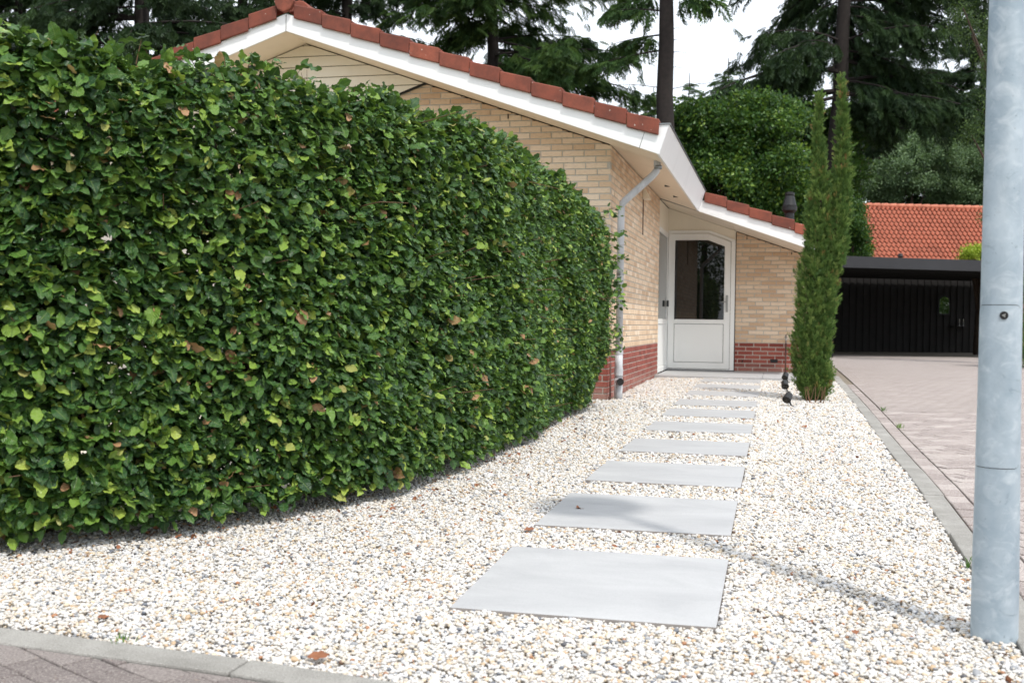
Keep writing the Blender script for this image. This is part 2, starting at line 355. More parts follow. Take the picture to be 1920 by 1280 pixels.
# ------------------------------------------------------------------ levels of the ground
_gy = [-5, 2.6, 3.2, 4.4, 6, 8, 10, 12, 14, 16, 18, 40]; _gz = [-.17, -.162, -.148, -.113, -.095, -.092, -.082, -.072, -.062, -.05, -.045, -.045]
def zg(y): return np.interp(y, _gy, _gz)
GZ = .012   # paving sits this much above gravel bed level

# ------------------------------------------------------------------ setting: ground sheets
def strip_sheet(name, polyx, ys, dz, mat):
    """sheet with x range per y, following zg"""
    v = []; f = []
    for y in ys:
        x0, x1 = polyx(y); v += [(x0, y, zg(y)+dz), (x1, y, zg(y)+dz)]
    for i in range(len(ys)-1): f.append((2*i, 2*i+1, 2*i+3, 2*i+2))
    mb = MB(); mb.add(v, f); return mb.build(name, mat)
gmb = MB(); gmb.add([(-600, -200, -.35), (600, -200, -.35), (600, 900, -.35), (-600, 900, -.35)], [(0, 1, 2, 3)])
tag(gmb.build('ground', 'soil'), kind='structure')
def kerb_front_y(x): return np.interp(x, [-6, -2.16, -1.35, -.95, .75], [2.98, 2.745, 2.665, 2.585, 2.36])     # inner (gravel side) line
def kx_in(y): return np.interp(y, [2.2, 4.2, 6.2, 8.4, 12.2, 15.8, 20, 32], [.640, .688, .728, .750, .800, .822, .85, .9])
KW = .10
ys = list(np.arange(2.2, 18.3, .4))
tag(strip_sheet('gravel_bed', lambda y: (-7.0, kx_in(y)), ys, -.018, 'gravel_floor'), kind='structure')

# ------------------------------------------------------------------ pebbles (white gravel)
def pebble_mesh(k):
    bm = bmesh.new(); bmesh.ops.create_icosphere(bm, subdivisions=2 if k < 5 else 1, radius=.5)
    rs = np.random.default_rng(100+k); pl = unit(rs.normal(size=(7, 3))); dd = rs.uniform(.32, .46, 7)
    for v in bm.verts:
        p = np.array(v.co)
        for n_, d_ in zip(pl, dd):
            e = p@n_-d_
            if e > 0: p = p-n_*e*.75
        v.co = Vector(p*np.array([1.0, rs.uniform(.72, .8), rs.uniform(.5, .6)]))
    me = bpy.data.meshes.new('pebble'); bm.to_mesh(me); bm.free(); me.materials.append(MAT['pebble']); me.polygons.foreach_set('use_smooth', [True]*len(me.polygons)); return me
PEB = [pebble_mesh(k) for k in range(8)]
SLABS = [(-.956, 3.227, 4.05, -.124, -.097), (-.966, 4.48, 5.30, -.092, -.080), (-.966, 5.71, 6.50, -.075, -.067), (-.972, 7.06, 7.86, -.072, -.070), (-.979, 8.47, 9.27, -.068, -.066),
         (-.984, 9.80, 10.6, -.062, -.056), (-.990, 11.0, 11.8, -.052, -.046), (-.995, 12.5, 13.3, -.048, -.042), (-1.003, 13.9, 14.7, -.043, -.037), (-1.008, 15.24, 16.04, -.034, -.028)]
def hedge_face_x(y): return np.interp(y, [3.0, 3.42, 3.9, 4.4, 5.0, 5.8, 6.6, 8.0, 9.6, 10.7], [-3.7, -2.7, -2.3, -1.95, -1.7, -1.6, -1.58, -1.62, -1.72, -1.8])
def gen_pebbles():
    P = []; S = []
    for (ya, yb, dens, sz) in ((2.3, 3.6, 18500, .0142), (3.6, 5.2, 15000, .0144), (5.2, 7.5, 9000, .0170), (7.5, 10.5, 4600, .0225), (10.5, 16.3, 2900, .027)):
        xa, xb = (-4.3, .8) if ya < 4 else (-2.6, .86)
        n = int((xb-xa)*(yb-ya)*dens); x = RNG.uniform(xa, xb, n); y = RNG.uniform(ya, yb, n)
        k = (y > kerb_front_y(x)+.006) & (x < kx_in(y)-.006) & (x > hedge_face_x(y)-.55)
        if ya >= 10: k &= (x > -1.72) | (y < 11.55)
        zz = zg(y)+.005+RNG.uniform(-.009, .005, n)+.004*np.sin(x*9+np.sin(y*5))*np.sin(y*7)+.006*np.sin(x*3.1+1.7*np.sin(y*1.3))*np.sin(y*2.3+x)
        for (sx, s0, s1, z0, z1) in SLABS:
            ins = (x > sx-.004) & (x < sx+.804) & (y > s0-.004) & (y < s1+.004); k &= ~ins
            dx_ = np.maximum(0, np.maximum(sx-x, x-sx-.8)); dy_ = np.maximum(0, np.maximum(s0-y, y-s1)); w_ = np.clip(1.12-np.hypot(dx_, dy_)/.2, 0, 1); tg = z0+(z1-z0)*np.clip((y-s0)/(s1-s0), 0, 1)-.010+RNG.uniform(-.007, .006, n); zz = zz*(1-w_)+tg*w_
        k &= ((x-.618)**2+(y-3.385)**2 > .066**2)
        x, y, zz = x[k], y[k], zz[k]; P.append(np.stack([x, y, zz], 1)); S.append(sz*RNG.lognormal(0, .28, len(x)))
    return np.concatenate(P), np.concatenate(S)
PP, PS = gen_pebbles()
PS = np.minimum(PS, .042)
rot = np.stack([RNG.normal(0, .32, len(PP)), RNG.normal(0, .32, len(PP)), RNG.uniform(0, 6.283, len(PP))], 1)
tag(scatter('gravel', 'pebble', PEB, PP, rot, PS), 'white and cream pebble gravel spread over the front garden', 'gravel', kind='stuff')

# ------------------------------------------------------------------ paving: pavers as pieces, kerb stones as pieces
def paver_mesh(k, L, W, H=.06, mat='paver'):
    rs = np.random.default_rng(300+k); g = .0025; c = .004
    a, b = L/2-g, W/2-g
    top = [(-a+c, -b+c, 0), (a-c, -b+c, 0), (a-c, b-c, 0), (-a+c, b-c, 0)]; mid = [(-a, -b, -c*.8), (a, -b, -c*.8), (a, b, -c*.8), (-a, b, -c*.8)]; bot = [(x, y, -H) for x, y, _ in mid]
    v = [(x+rs.uniform(-.0015, .0015), y+rs.uniform(-.0015, .0015), z) for x, y, z in top]+mid+bot
    f = [(0, 1, 2, 3)]+[(4+i, 4+(i+1) % 4, (i+1) % 4, i) for i in range(4)]+[(8+i, 8+(i+1) % 4, 4+(i+1) % 4, 4+i) for i in range(4)]
    mb = MB(); mb.add(v, f, rs.uniform(0, 1)); return mb.mesh('paver', mat)
PAVD = [paver_mesh(k, .2, .1) for k in range(8)]; PAVS = [paver_mesh(k, .2, .1, mat='street_paver') for k in range(8)]; PAV = PAVS; PM = 'street_paver'
def poly_in(p, poly):
    x, y = p; c = False; n = len(poly)
    for i in range(n):
        x0, y0 = poly[i]; x1, y1 = poly[(i+1) % n]
        if (y0 > y) != (y1 > y) and x < (x1-x0)*(y-y0)/(y1-y0)+x0: c = not c
    return c
def herring(poly, ang, cx, cy, ext):
    """herringbone layout (20x10) : list of (x,y,rot)"""
    out = []; ca, sa = math.cos(ang), math.sin(ang)
    def put(u, v, r_):
        x = cx+ca*u-sa*v; y = cy+sa*u+ca*v
        if poly_in((x, y), poly): out.append((x, y, ang+r_))
    n = int(ext/.1)
    for i in range(-n, n):
        for j in range(-n, n):
            m4 = (i-j) % 4
            if m4 == 0: put(i*.1+.1, j*.1+.05, 0)          # horizontal covers cells i,i+1
            elif m4 == 2: put(i*.1+.05, j*.1-.0, math.pi/2) if True else None
    return out
def rows(poly, ang, cx, cy, ext):
    out = []; ca, sa = math.cos(ang), math.sin(ang); n = int(ext/.1)
    for j in range(-n, n):
        for i in range(-n//2, n//2):
            u = i*.2+(.1 if j % 2 else 0); v = j*.1; x = cx+ca*u-sa*v; y = cy+sa*u+ca*v
            if poly_in((x, y), poly): out.append((x, y, ang))
    return out
def clip2(poly, a, b, c):
    out = []
    for i in range(len(poly)):
        p, q = poly[i], poly[(i+1) % len(poly)]; dp = a*p[0]+b*p[1]-c; dq = a*q[0]+b*q[1]-c
        if dp <= 0: out.append(p)
        if dp*dq < 0:
            t = dp/(dp-dq); out.append((p[0]+t*(q[0]-p[0]), p[1]+t*(q[1]-p[1])))
    return out
def lay(spots, parent, dz, maxn, cut=None):
    vis = []
    for (x, y, a) in spots:
        px, py, d = proj((x, y, zg(y)))
        s = (.1*FPX/d)**2*.8/d if d > .3 and -60 < px < 1980 and -60 < py < 1340 else 0
        vis.append((s, x, y, a))
    vis.sort(key=lambda q: -q[0]); k = 0; mb = MB()
    for s, x, y, a in vis:
        z = zg(y)+dz+random.uniform(-.002, .002); ca, sa = math.cos(a), math.sin(a); piece = None
        if cut is not None:
            poly = [(x+ca*u-sa*v, y+sa*u+ca*v) for u, v in ((-.0975, -.0475), (.0975, -.0475), (.0975, .0475), (-.0975, .0475))]; ha, hb, hc = cut(x, y)
            if any(ha*p[0]+hb*p[1] > hc for p in poly):
                poly = clip2(poly, ha, hb, hc)
                if len(poly) < 3: continue
                piece = MB(); piece.prism([(p[0], p[1], z) for p in poly], (0, 0, -.05), random.random())
        if k < maxn and s > 0:
            if piece is not None: piece.build('paver', PM, parent, bevel=.004); k += 1; continue
            o = bpy.data.objects.new('paver', PAV[random.randrange(8)]); o.location = (x, y, z); o.rotation_euler = (random.uniform(-.008, .008), random.uniform(-.008, .008), a+random.choice((0, math.pi))); link(o, parent); k += 1
        elif piece is not None: mb.add(piece.v, piece.f, piece.t[0])
        else:
            me = PAV[random.randrange(8)]
            vs = [(x+ca*v.co.x-sa*v.co.y, y+sa*v.co.x+ca*v.co.y, z+v.co.z) for v in me.vertices]
            mb.add(vs[:8], [tuple(p.vertices) for p in me.polygons][:5], me.attributes['tint'].data[0].value)
    if mb.v:
        o = mb.build('paver_field', PM, parent); o['kind'] = 'stuff'
# street: in front of the kerb
st = MB(); xs = np.linspace(-6, 4, 26)
v = []; f = []
for x in xs:
    yk = kerb_front_y(x)-.115 if x < .75 else 2.3
    v += [(x, -4, -.19), (x, yk+.01, zg(yk)-.012)]
for i in range(len(xs)-1): f.append((2*i, 2*i+2, 2*i+3, 2*i+1))
st.add(v, f); street = tag(st.build('street', 'joint_sand'), kind='structure')
poly = [(-3.0, 1.9), (.7, 1.9), (.72, 2.36), (-.95, 2.60), (-1.35, 2.68), (-2.16, 2.76), (-3.0, 2.84)]
def cut_street(x, y):
    sl_ = (kerb_front_y(x+.15)-kerb_front_y(x-.15))/.3; return (-sl_, 1.0, kerb_front_y(x)-.124-sl_*x)
lay(rows(poly, R(-28), -1.5, 2.4, 3.4), street, .008, 60, cut_street)
# driveway
PAV = PAVD; PM = 'paver'
def kx_out(y): return kx_in(y)+KW
drv = strip_sheet('driveway', lambda y: (kx_out(y)-.01, 16), list(np.arange(2.2, 12, .4))+list(np.arange(12, 40, 1.5)), -.012, 'joint_sand'); tag(drv, kind='structure')
band = []; y = 2.3
while y < 15.5:
    x = kx_out(y+.1)+.06; band.append((x, y+.1, math.pi/2-math.atan((kx_out(y+.2)-kx_out(y))/.2))); y += .2
lay(band, drv, .003, 50)
poly = [(kx_out(2.3), 2.3), (kx_out(5), 5), (kx_out(8), 8), (kx_out(11.5), 11.5), (4.2, 11.5), (1.5, 2.3)]
def cut_drive(x, y):
    sl_ = (kx_out(y+.15)-kx_out(y-.15))/.3; return (-1.0, sl_, -(kx_out(y)+.116)+sl_*y)
lay(rows(poly, R(30), 2.5, 7, 8), drv, .003, 250, cut_drive)
far = strip_sheet('far_paving', lambda y: (max(kx_out(y)+.12, .9), 16), [11.45]+list(np.arange(12, 33, 1.5)), .003, 'paver_far'); far.parent = drv; far['kind'] = 'stuff'
side = MB(); side.add([(4.2, 11.45, zg(11.5)+.003), (1.62, 2.3, zg(2.3)+.003), (16, 2.3, zg(2.3)+.003), (16, 11.45, zg(11.5)+.003)], [(0, 1, 2, 3)]); so_ = side.build('side_paving', 'paver_far', drv); so_['kind'] = 'stuff'
# kerbs
kerb = MB(); kerb.box((.70, 2.3, -.30), (.72, 18, -.14)); kerb = tag(kerb.build('kerb', 'joint_sand'), kind='structure')
y = 2.42 - .55
yb = [2.3]+list(np.arange(2.83, 18.5, 1.0))
for a, b in zip(yb[:-1], yb[1:]):
    a2, b2 = a+.003, b-.003; xa, xb = kx_in(a2), kx_in(b2); j = random.uniform(-.003, .003); dz = random.uniform(-.003, .003)
    za, zb_ = zg(a2)+.014+dz, zg(b2)+.014+dz
    mb = MB(); vs = [(xa+j, a2, za), (xa+KW+j, a2, za), (xb+KW+j, b2, zb_), (xb+j, b2, zb_)]
    mb.prism(vs, (0, 0, -.2)); mb.build('kerb_stone', 'kerb_concrete', kerb, bevel=.006)
fx = [-6, -5.3, -4.3, -3.3, -2.33, -1.335, -.35, .64]
for a, b in zip(fx[:-1], fx[1:]):
    a2, b2 = a+.003, b-.003; ya, y2 = kerb_front_y(a2), kerb_front_y(b2); za = zg(2.6)+.014
    mb = MB(); mb.prism([(a2, ya-.12, za), (b2, y2-.12, za), (b2, y2, za), (a2, ya, za)], (0, 0, -.2)); mb.build('kerb_stone', 'kerb_concrete', kerb, bevel=.006)

# ------------------------------------------------------------------ stepping slabs
ORD = ['large pale grey square slab nearest the camera, lowest in the path', 'second slab of the path, with a round lamp shadow and brown leaf', 'third pale grey slab of the path, counted from the street', 'fourth pale grey slab of the path, counted from the street', 'fifth pale grey slab of the path, counted from the street',
       'fifth slab of the path counted back from the doorstep', 'fourth slab of the path counted back from the doorstep', 'third slab of the path counted back from the doorstep', 'second slab of the path counted back from the doorstep', 'last thin-looking slab of the path, right before the doorstep']
for (sx, s0, s1, z0, z1), lab in zip(SLABS, ORD):
    mb = MB(); t = random.uniform(-.006, .006); th = .03
    a = [(sx, s0+t, z0), (sx+.8, s0-t, z0), (sx+.8, s1-t, z1), (sx, s1+t, z1)]
    mb.add(a+[(x, y, z-th) for x, y, z in a], [(0, 1, 2, 3)], .5, 0); mb.add(a+[(x, y, z-th) for x, y, z in a], [(4, 5, 1, 0), (5, 6, 2, 1), (6, 7, 3, 2), (7, 4, 0, 3)], .5, 1)
    o = mb.build('stepping_slab', ['ceramic_slab', 'slab_edge']); tag(o, lab, 'paving slab', 'stepping slabs of the garden path')

# ------------------------------------------------------------------ house
XC, YG, YD, XR = -1.735, 11.6, 18.17, .52
SL = .35
APX = -5.19; OV = .56; YF = YG-OV; YB = 16.7
XE = -1.173
def zs(x): return 2.62-SL*(x-XC) if x >= APX else 2.62-SL*(APX-XC)-SL*(APX-x)
house = empty('bungalow', (-1.735, 14.5, -.05), 'low yellow brick bungalow with red plinth and white gable fascia', 'house')
CH, BL = .066, .235
Z7 = .457
def clip(poly, a, b, c):
    """keep a*u+b*v<=c"""
    out = []
    for i in range(len(poly)):
        p, q = poly[i], poly[(i+1) % len(poly)]; dp = a*p[0]+b*p[1]-c; dq = a*q[0]+b*q[1]-c
        if dp <= 0: out.append(p)
        if dp*dq < 0:
            t = dp/(dp-dq); out.append((p[0]+t*(q[0]-p[0]), p[1]+t*(q[1]-p[1])))
    return out
BR_VAR = {}
def brick_wall(name, org, ud, nd, u0, u1, v0, v1, clips, rank, quota, coremesh, thick=.1):
    """bricks laid on plane org+ud*u+z*v ; nd = outward normal"""
    org = np.array(org, float); ud = np.array(ud, float); nd = np.array(nd, float)
    wall = coremesh.build(name, 'mortar', house)
    items = []; j0 = int(math.floor((v0-Z7)/CH)); j1 = int(math.ceil((v1-Z7)/CH))
    for j in range(j0, j1):
        va, vb = Z7+j*CH+.006, Z7+(j+1)*CH-.006
        off = (j % 2)*BL/2+.03*math.sin(j*12.9)
        n0 = int(math.floor((u0-off)/BL))-1; n1 = int(math.ceil((u1-off)/BL))+1
        for i in range(n0, n1):
            a, b = off+i*BL+.006, off+(i+1)*BL-.006; a = max(a, u0); b = min(b, u1)
            if b-a < .03: continue
            poly = [(a, va), (b, va), (b, vb), (a, vb)]; full = (b-a) > BL-.0125
            pv0, pv1 = max(va, v0), min(vb, v1)
            if pv1-pv0 < .012: continue
            if pv0 > va or pv1 < vb: full = False; poly = [(a, pv0), (b, pv0), (b, pv1), (a, pv1)]
            ok = True
            for cl in clips:
                if any(cl[0]*p[0]+cl[1]*p[1] > cl[2] for p in poly): full = False
                poly = clip(poly, *cl)
                if len(poly) < 3: ok = False; break
            if not ok: continue
            cu = sum(p[0] for p in poly)/len(poly); cv = sum(p[1] for p in poly)/len(poly)
            items.append((rank(cu, cv) if full else -1, poly, cu, cv, va < Z7-.01))
    items.sort(key=lambda q: -q[0]); rest = MB(); rest_r = MB(); cnt = 0
    def solid(mb, poly, cu, cv, tint, ctr):
        o3 = lambda p, d: (org if not ctr else 0)+ud*(p[0]-(cu if ctr else 0))+np.array([0, 0, 1.])*(p[1]-(cv if ctr else 0))+nd*d
        dj = random.uniform(-.0015, .0015)
        fr = [o3((p[0]+.0025*np.sign(cu-p[0]), p[1]+.0025*np.sign(cv-p[1])), dj) for p in poly]; md = [o3(p, -.003+dj) for p in poly]; bk = [o3(p, -thick) for p in poly]
        n = len(poly); fs = [tuple(range(n))]
        for i in range(n):
            k = (i+1) % n; fs += [(n+i, n+k, k, i), (2*n+i, 2*n+k, n+k, n+i)]
        ccw = np.dot(np.cross(fr[1]-fr[0], fr[2]-fr[1]), nd) > 0
        if not ccw: fs = [f_[::-1] for f_ in fs]
        mb.add(fr+md+bk, fs, tint)
    for rk, poly, cu, cv, red in items:
        tint = min(1, max(0, random.gauss(.5, .26)))
        if rk > 0 and cnt < quota:
            key = (name, red, random.randrange(6))
            if key not in BR_VAR:
                mb = MB(); solid(mb, poly, cu, cv, (key[2]+.5)/6, True); BR_VAR[key] = mb.mesh('brick', 'brick_red' if red else 'brick_yellow')
            o = bpy.data.objects.new('brick', BR_VAR[key]); o.location = org+ud*cu+np.array([0, 0, cv])+nd*random.uniform(-.0012, .0012); link(o, wall); cnt += 1
        else: solid(rest_r if red else rest, poly, cu, cv, tint, False)
    for mb, mt in ((rest, 'brick_yellow'), (rest_r, 'brick_red')):
        if mb.v: o = mb.build('brick_courses', mt, wall); o['kind'] = 'stuff'
    return wall
HT = [(-1, 700), (0, 45), (300, 100), (600, 145), (700, 180), (800, 210), (900, 250), (1000, 300), (1060, 340), (1110, 390), (1150, 420)]
def rank_g(u, v):
    px, py, d = proj((u, YG, v)); 
    return 1000/d if px > 740 and py < np.interp(px, [h[0] for h in HT], [h[1] for h in HT]) else -1
def rank_s(u, v):
    px, py, d = proj((XC, u, v)); return 1000/d if 1165 < px < 1240 else -1
def rank_d(u, v):
    px, py, d = proj((u, YD, v)); return 1 if px < 1500 else -1
# gable wall
core = MB(); core.prism([(-9.0, YG+.006, -.3), (XC-.006, YG+.006, -.3), (XC-.006, YG+.006, zs(XC)-.02), (APX, YG+.006, zs(APX)-.02), (-9.0, YG+.006, zs(-9.0)-.02)], (0, .28, 0))
# brick area right of the cladding, cladding edge: z = 3.34+.36*(x+3.757)
brick_wall('gable_wall', (0, YG, 0), (1, 0, 0), (0, -1, 0), -6.2, XC, -.2, 3.6, [(SL, 1, 2.62+SL*XC-.012), (-.36, 1, 3.34+.36*3.757-.01)], rank_g, 130, core)
core = MB(); core.box((XC-.28, YG+.29, -.3), (XC-.006, 16.6, 2.6))
brick_wall('side_wall', (XC, 0, 0), (0, 1, 0), (1, 0, 0), YG+.108, 16.6, -.2, 2.61, [], rank_s, 60, core)
core = MB(); core.prism([(-.66, YD+.006, -.3), (XR-.006, YD+.006, -.3), (XR-.006, YD+.006, zs(XR)-.02), (-.66, YD+.006, zs(-.66)-.02)], (0, .28, 0))
brick_wall('entrance_wall', (0, YD, 0), (1, 0, 0), (0, -1, 0), -.665, XR, -.06, 2.3, [(SL, 1, 2.62+SL*XC-.012)], rank_d, 120, core)
MB().box((XC-.2, 16.601, -.3), (XC-.004, 16.64, 2.6)).build('wall_end', 'cream_paint', house)
MB().box((-9.0, 18.5, -.3), (XR-.01, 24, 1.75)).build('rear_body_blocker', 'render_wall', house)  # unseen rear body of the house, a closed box added to block light
MB().box((-9, YG+.3, -.3), (XC-.3, 24, 2.5)).build('main_body_blocker', 'render_wall', house)  # unseen main body, closed box put in to keep light out
MB().box((-2.6, YG-.035, -.3), (XC-.02, YG-.004, -.06)).build('plinth_footing', 'concrete_plinth', house)
# cladding boards (horizontal, cream) behind the gable overhang
clad = MB().prism([(-8, YG-.004, 2.2), (-3.78, YG-.004, 3.33), (APX, YG-.004, zs(APX)-.03), (-8, YG-.004, zs(-8)-.03)], (0, .008, 0)).build('cladding', 'black_joint', house)
z = 2.48; 
while z < 3.86:
    poly = [(-8.4, z+.004), (-1.5, z+.004), (-1.5, z+.116), (-8.4, z+.116)]
    for cl in ((SL, 1, 2.62+SL*XC-.012), (.36, -1, -(3.34+.36*3.757)), (-SL, 1, 2.62-SL*(APX-XC)-SL*APX-.012)):
        cl = cl if cl[0] != .36 else (.36, -1, -(3.34+.36*3.757))
        poly = clip(poly, *cl) if len(poly) > 2 else poly
    if len(poly) >= 3:
        mb = MB(); mb.prism([(u, YG-.006, vv) for u, vv in poly], (0, -.022, 0)); mb.build('board', 'cream_paint', clad, bevel=.003)
    z += .12
MB().prism([(-8, YG-.001, 1.81), (-3.757, YG-.001, 3.335), (-3.757, YG-.001, 3.352), (-8, YG-.001, 1.83)], (0, -.03, 0)).build('cladding_trim', 'black_joint', house)
# soffits: gable front, side eave, porch
def soffit(poly_xy, name, dz=0, mat='soffit_paint'):
    mb = MB(); mb.prism([(x, y, zs(x)+dz) for x, y in poly_xy], (0, 0, .03)); return mb.build(name, mat, house)
soffit([(APX, YF+.025), (XE-.02, YF+.025), (XE-.02, YG), (APX, YG)], 'gable_soffit'); soffit([(-9.2, YF+.025), (APX, YF+.025), (APX, YG), (-9.2, YG)], 'gable_soffit')
soffit([(XC-.02, YG+.004), (XE-.02, YG+.004), (XE-.02, YB-.004), (XC-.02, YB-.004)], 'eave_soffit')
soffit([(XC-.02, YB+.024), (-.70, YB+.024), (-.70, YD-.002), (XC-.02, YD-.002)], 'porch_soffit'); soffit([(-.694, YB+.024), (XR+.1, YB+.024), (XR+.1, YD-.002), (-.694, YD-.002)], 'porch_soffit')
for yy in (12.9, 14.2, 15.4): MB().box((-1.43, yy, zs(-1.38)-.008), (-1.36, yy+.012, zs(-1.38)+.03)).build('vent_slot', 'lead_trim', house)
MB().prism([(XC-.02, YB-.003, zs(XC)-.003), (XE, YB-.003, zs(XE)-.003), (XE, YB+.02, zs(XE)-.003), (XC-.02, YB+.02, zs(XC)-.003)], (0, 0, .03)).build('soffit_joint', 'black_joint', house)
# fascias: rake boards
FH = .185
def rake(x0, x1, yf, mat='white_paint'):
    mb = MB(); mb.prism([(x0, yf, zs(x0)), (x1, yf, zs(x1)), (x1, yf, zs(x1)+FH), (x0, yf, zs(x0)+FH)], (0, .022, 0)); return mb.build('rake_fascia', mat, house, bevel=.002)
MB().prism([(APX+.004, YF, zs(APX+.004)), (-1.371, YF, zs(-1.371)), (-1.318, YF, zs(-1.318)+FH), (APX+.004, YF, zs(APX+.004)+FH)], (0, .022, 0)).build('rake_fascia', 'white_paint', house, bevel=.002)
rake(-9.2, APX-.004, YF)
MB().box((APX-.0035, YF+.005, zs(APX)), (APX+.0035, YF+.02, zs(APX)+FH-.01)).build('fascia_joint', 'black_joint', house)
MB().prism([(-1.373, YF+.004, zs(-1.373)), (-1.364, YF+.004, zs(-1.364)), (-1.312, YF+.004, zs(-1.312)+FH), (-1.321, YF+.004, zs(-1.321)+FH)], (0, .015, 0)).build('fascia_joint', 'black_joint', house)
# box gutter: end plate + long outer board
XT, ZT = XE+.098, 2.715
MB().prism([(-1.366, YF-.001, zs(-1.366)), (XE, YF-.001, zs(XE)), (XT, YF-.001, ZT), (-1.300, YF-.001, ZT), (-1.314, YF-.001, zs(-1.316)+FH)], (0, .022, 0)).build('gutter_end', 'white_paint', house, bevel=.002)
MB().prism([(XE, YF+.022, zs(XE)), (XT, YF+.022, ZT), (XT-.022, YF+.022, ZT), (XE-.022, YF+.022, zs(XE)+.004)], (0, YB-YF-.024, 0)).build('gutter_board', 'white_paint', house)
MB().box((-1.31, YF-.012, ZT+.002), (XT+.012, YF+.03, ZT+.014)).build('gutter_trim', 'zinc', house); MB().box((XT-.03, YF+.031, ZT+.002), (XT+.012, YB-.005, ZT+.014)).build('gutter_trim', 'lead_trim', house)
MB().box((-1.6, YF+.03, 2.62), (XT-.032, YB-.01, 2.64)).build('gutter_floor', 'zinc', house)
# porch rake fascia
rake(XE+.006, XR+.2, YB)
MB().prism([(XE-.003, YB+.004, zs(XE)), (XE+.005, YB+.004, zs(XE)), (XE+.075, YB+.004, zs(XE)+.24), (XE+.068, YB+.004, zs(XE)+.24)], (0, .014, 0)).build('fascia_joint', 'black_joint', house)
MB().box((XR+.2, YB, zs(XR+.2)), (XR+.222, 22, zs(XR+.2)+FH)).build('eave_fascia', 'white_paint', house)
# roof slabs (decking) and tiles
roof = MB()
def deck(mb, x0, x1, ya, yb, lift=.05, th=.10):
    mb.prism([(x0, ya, zs(x0)+lift), (x1, ya, zs(x1)+lift), (x1, ya, zs(x1)+lift+th), (x0, ya, zs(x0)+lift+th)], (0, yb-ya, 0))
deck(roof, APX, -1.33, YF+.03, 24); deck(roof, -9.3, APX, YF+.03, 24); roof = roof.build('roof', 'dark_wood', house)
roof2 = MB(); deck(roof2, XE+.02, XR+.19, YB+.03, 22); roof2 = roof2.build('porch_roof', 'dark_wood', house)
def tile_field(x0, x1, ya, yb, parent):
    # pantile surface: waves along y, steps down the slope
    mb = MB(); down = 1 if x1 > x0 else -1; n = int(abs(x1-x0)/.33)+1; nu = int((yb-ya)/.05); us = np.linspace(ya, yb, nu)
    for i in range(n):
        a = x0+down*i*.33; b = a+down*.36
        if (b-x1)*down > .06: b = x1+down*.05
        vs = [(a, u, zs(a)+FH-.015+.02*math.sin(u/.25*6.283)) for u in us]+[(b, u, zs(b)+FH+.022+.02*math.sin(u/.25*6.283)) for u in us]+[(b, u, zs(b)+FH-.01+.02*math.sin(u/.25*6.283)) for u in us]
        fs = [(k, k+1, nu+k+1, nu+k) for k in range(nu-1)]+[(nu+k, nu+k+1, 2*nu+k+1, 2*nu+k) for k in range(nu-1)]
        mb.add(vs, fs, random.random())
    o = mb.build('roof_tiles', 'red_tile', parent, smooth=False); o['kind'] = 'stuff'
tile_field(APX+.05, -1.36, YF+.12, 24, roof); tile_field(APX-.05, -9.2, YF+.12, 24, roof); tile_field(XE+.1, XR+.2, YB+.12, 22, roof2)
def rake_tile_mesh(k, sgn):
    """edge tile with a side drop; local origin at its upper end on the roof line, x runs down slope"""
    rs = np.random.default_rng(500+k); Lx = .322; d = SL*sgn; mb = MB()
    lo, hi = -.014, .147
    def pt(x, y, h): return (x*sgn, y, -SL*x+h)
    l0, l1 = -.006, .018      # upper end sits lower, lower end rides over the next tile
    drop = [pt(0, 0, lo+l0), pt(Lx, 0, lo+l1), pt(Lx+.006, 0, hi+l1), pt(0, 0, hi+l0-.012)]
    mb.prism(drop, (0, .028, 0), rs.uniform(0, 1))
    top = [pt(0, .029, hi+l0-.045), pt(Lx, .029, hi+l1-.035), pt(Lx+.006, .029, hi+l1-.001), pt(0, .029, hi+l0-.013)]
    mb.prism(top, (0, .2, 0), mb.t[0])
    return mb.mesh('rake_tile', 'red_tile')
TV = {s: [rake_tile_mesh(k+(10 if s < 0 else 0), s) for k in range(4)] for s in (1, -1)}
def rake_tiles(xs_, yf, sgn, parent, lift):
    for x in xs_:
        o = bpy.data.objects.new('rake_tile', TV[sgn][random.randrange(4)]); o.location = (x, yf+random.uniform(-.004, .004), zs(x)+lift+random.uniform(-.003, .003)); o.rotation_euler = (random.uniform(-.015, .015), random.uniform(-.008, .008), 0); link(o, parent)
        b = o.modifiers.new('bevel', 'BEVEL'); b.width = .011; b.segments = 2; b.limit_method = 'ANGLE'
rake_tiles([APX+.10+i*.3265 for i in range(12)], YF-.035, 1, roof, FH-.005); rake_tiles([APX-.10-i*.3265 for i in range(12)], YF-.035, -1, roof, FH-.005)
rake_tiles([XE+.085+i*.3265 for i in range(5)], YB-.035, 1, roof2, FH-.005)
# ridge caps
for i in range(8):
    mb = MB(); y0 = YF-.06+i*.38; n = 9; ring = [(.125*math.cos(math.pi*(k/(n-1))), .13*math.sin(math.pi*(k/(n-1)))-.03) for k in range(n)]
    ring = [(-.095, -.12)]+[(-a*1.0, b) for a, b in ring]+[(.095, -.12)] if i == 0 else [(-a, b) for a, b in ring]
    if i == 0: ring = [(.0, -.135), (-.075, -.10), (-.115, -.02), (-.105, .055), (-.06, .10), (0, .115), (.06, .10), (.105, .055), (.115, -.02), (.075, -.10)]
    zr = zs(APX)+FH+.135
    mb.prism([(APX+a, y0, zr+b) for a, b in ring], (0, .06 if i == 0 else .40, 0), .7); mb.build('ridge_tile', 'red_tile', roof, bevel=.012)
    if i == 0: continue
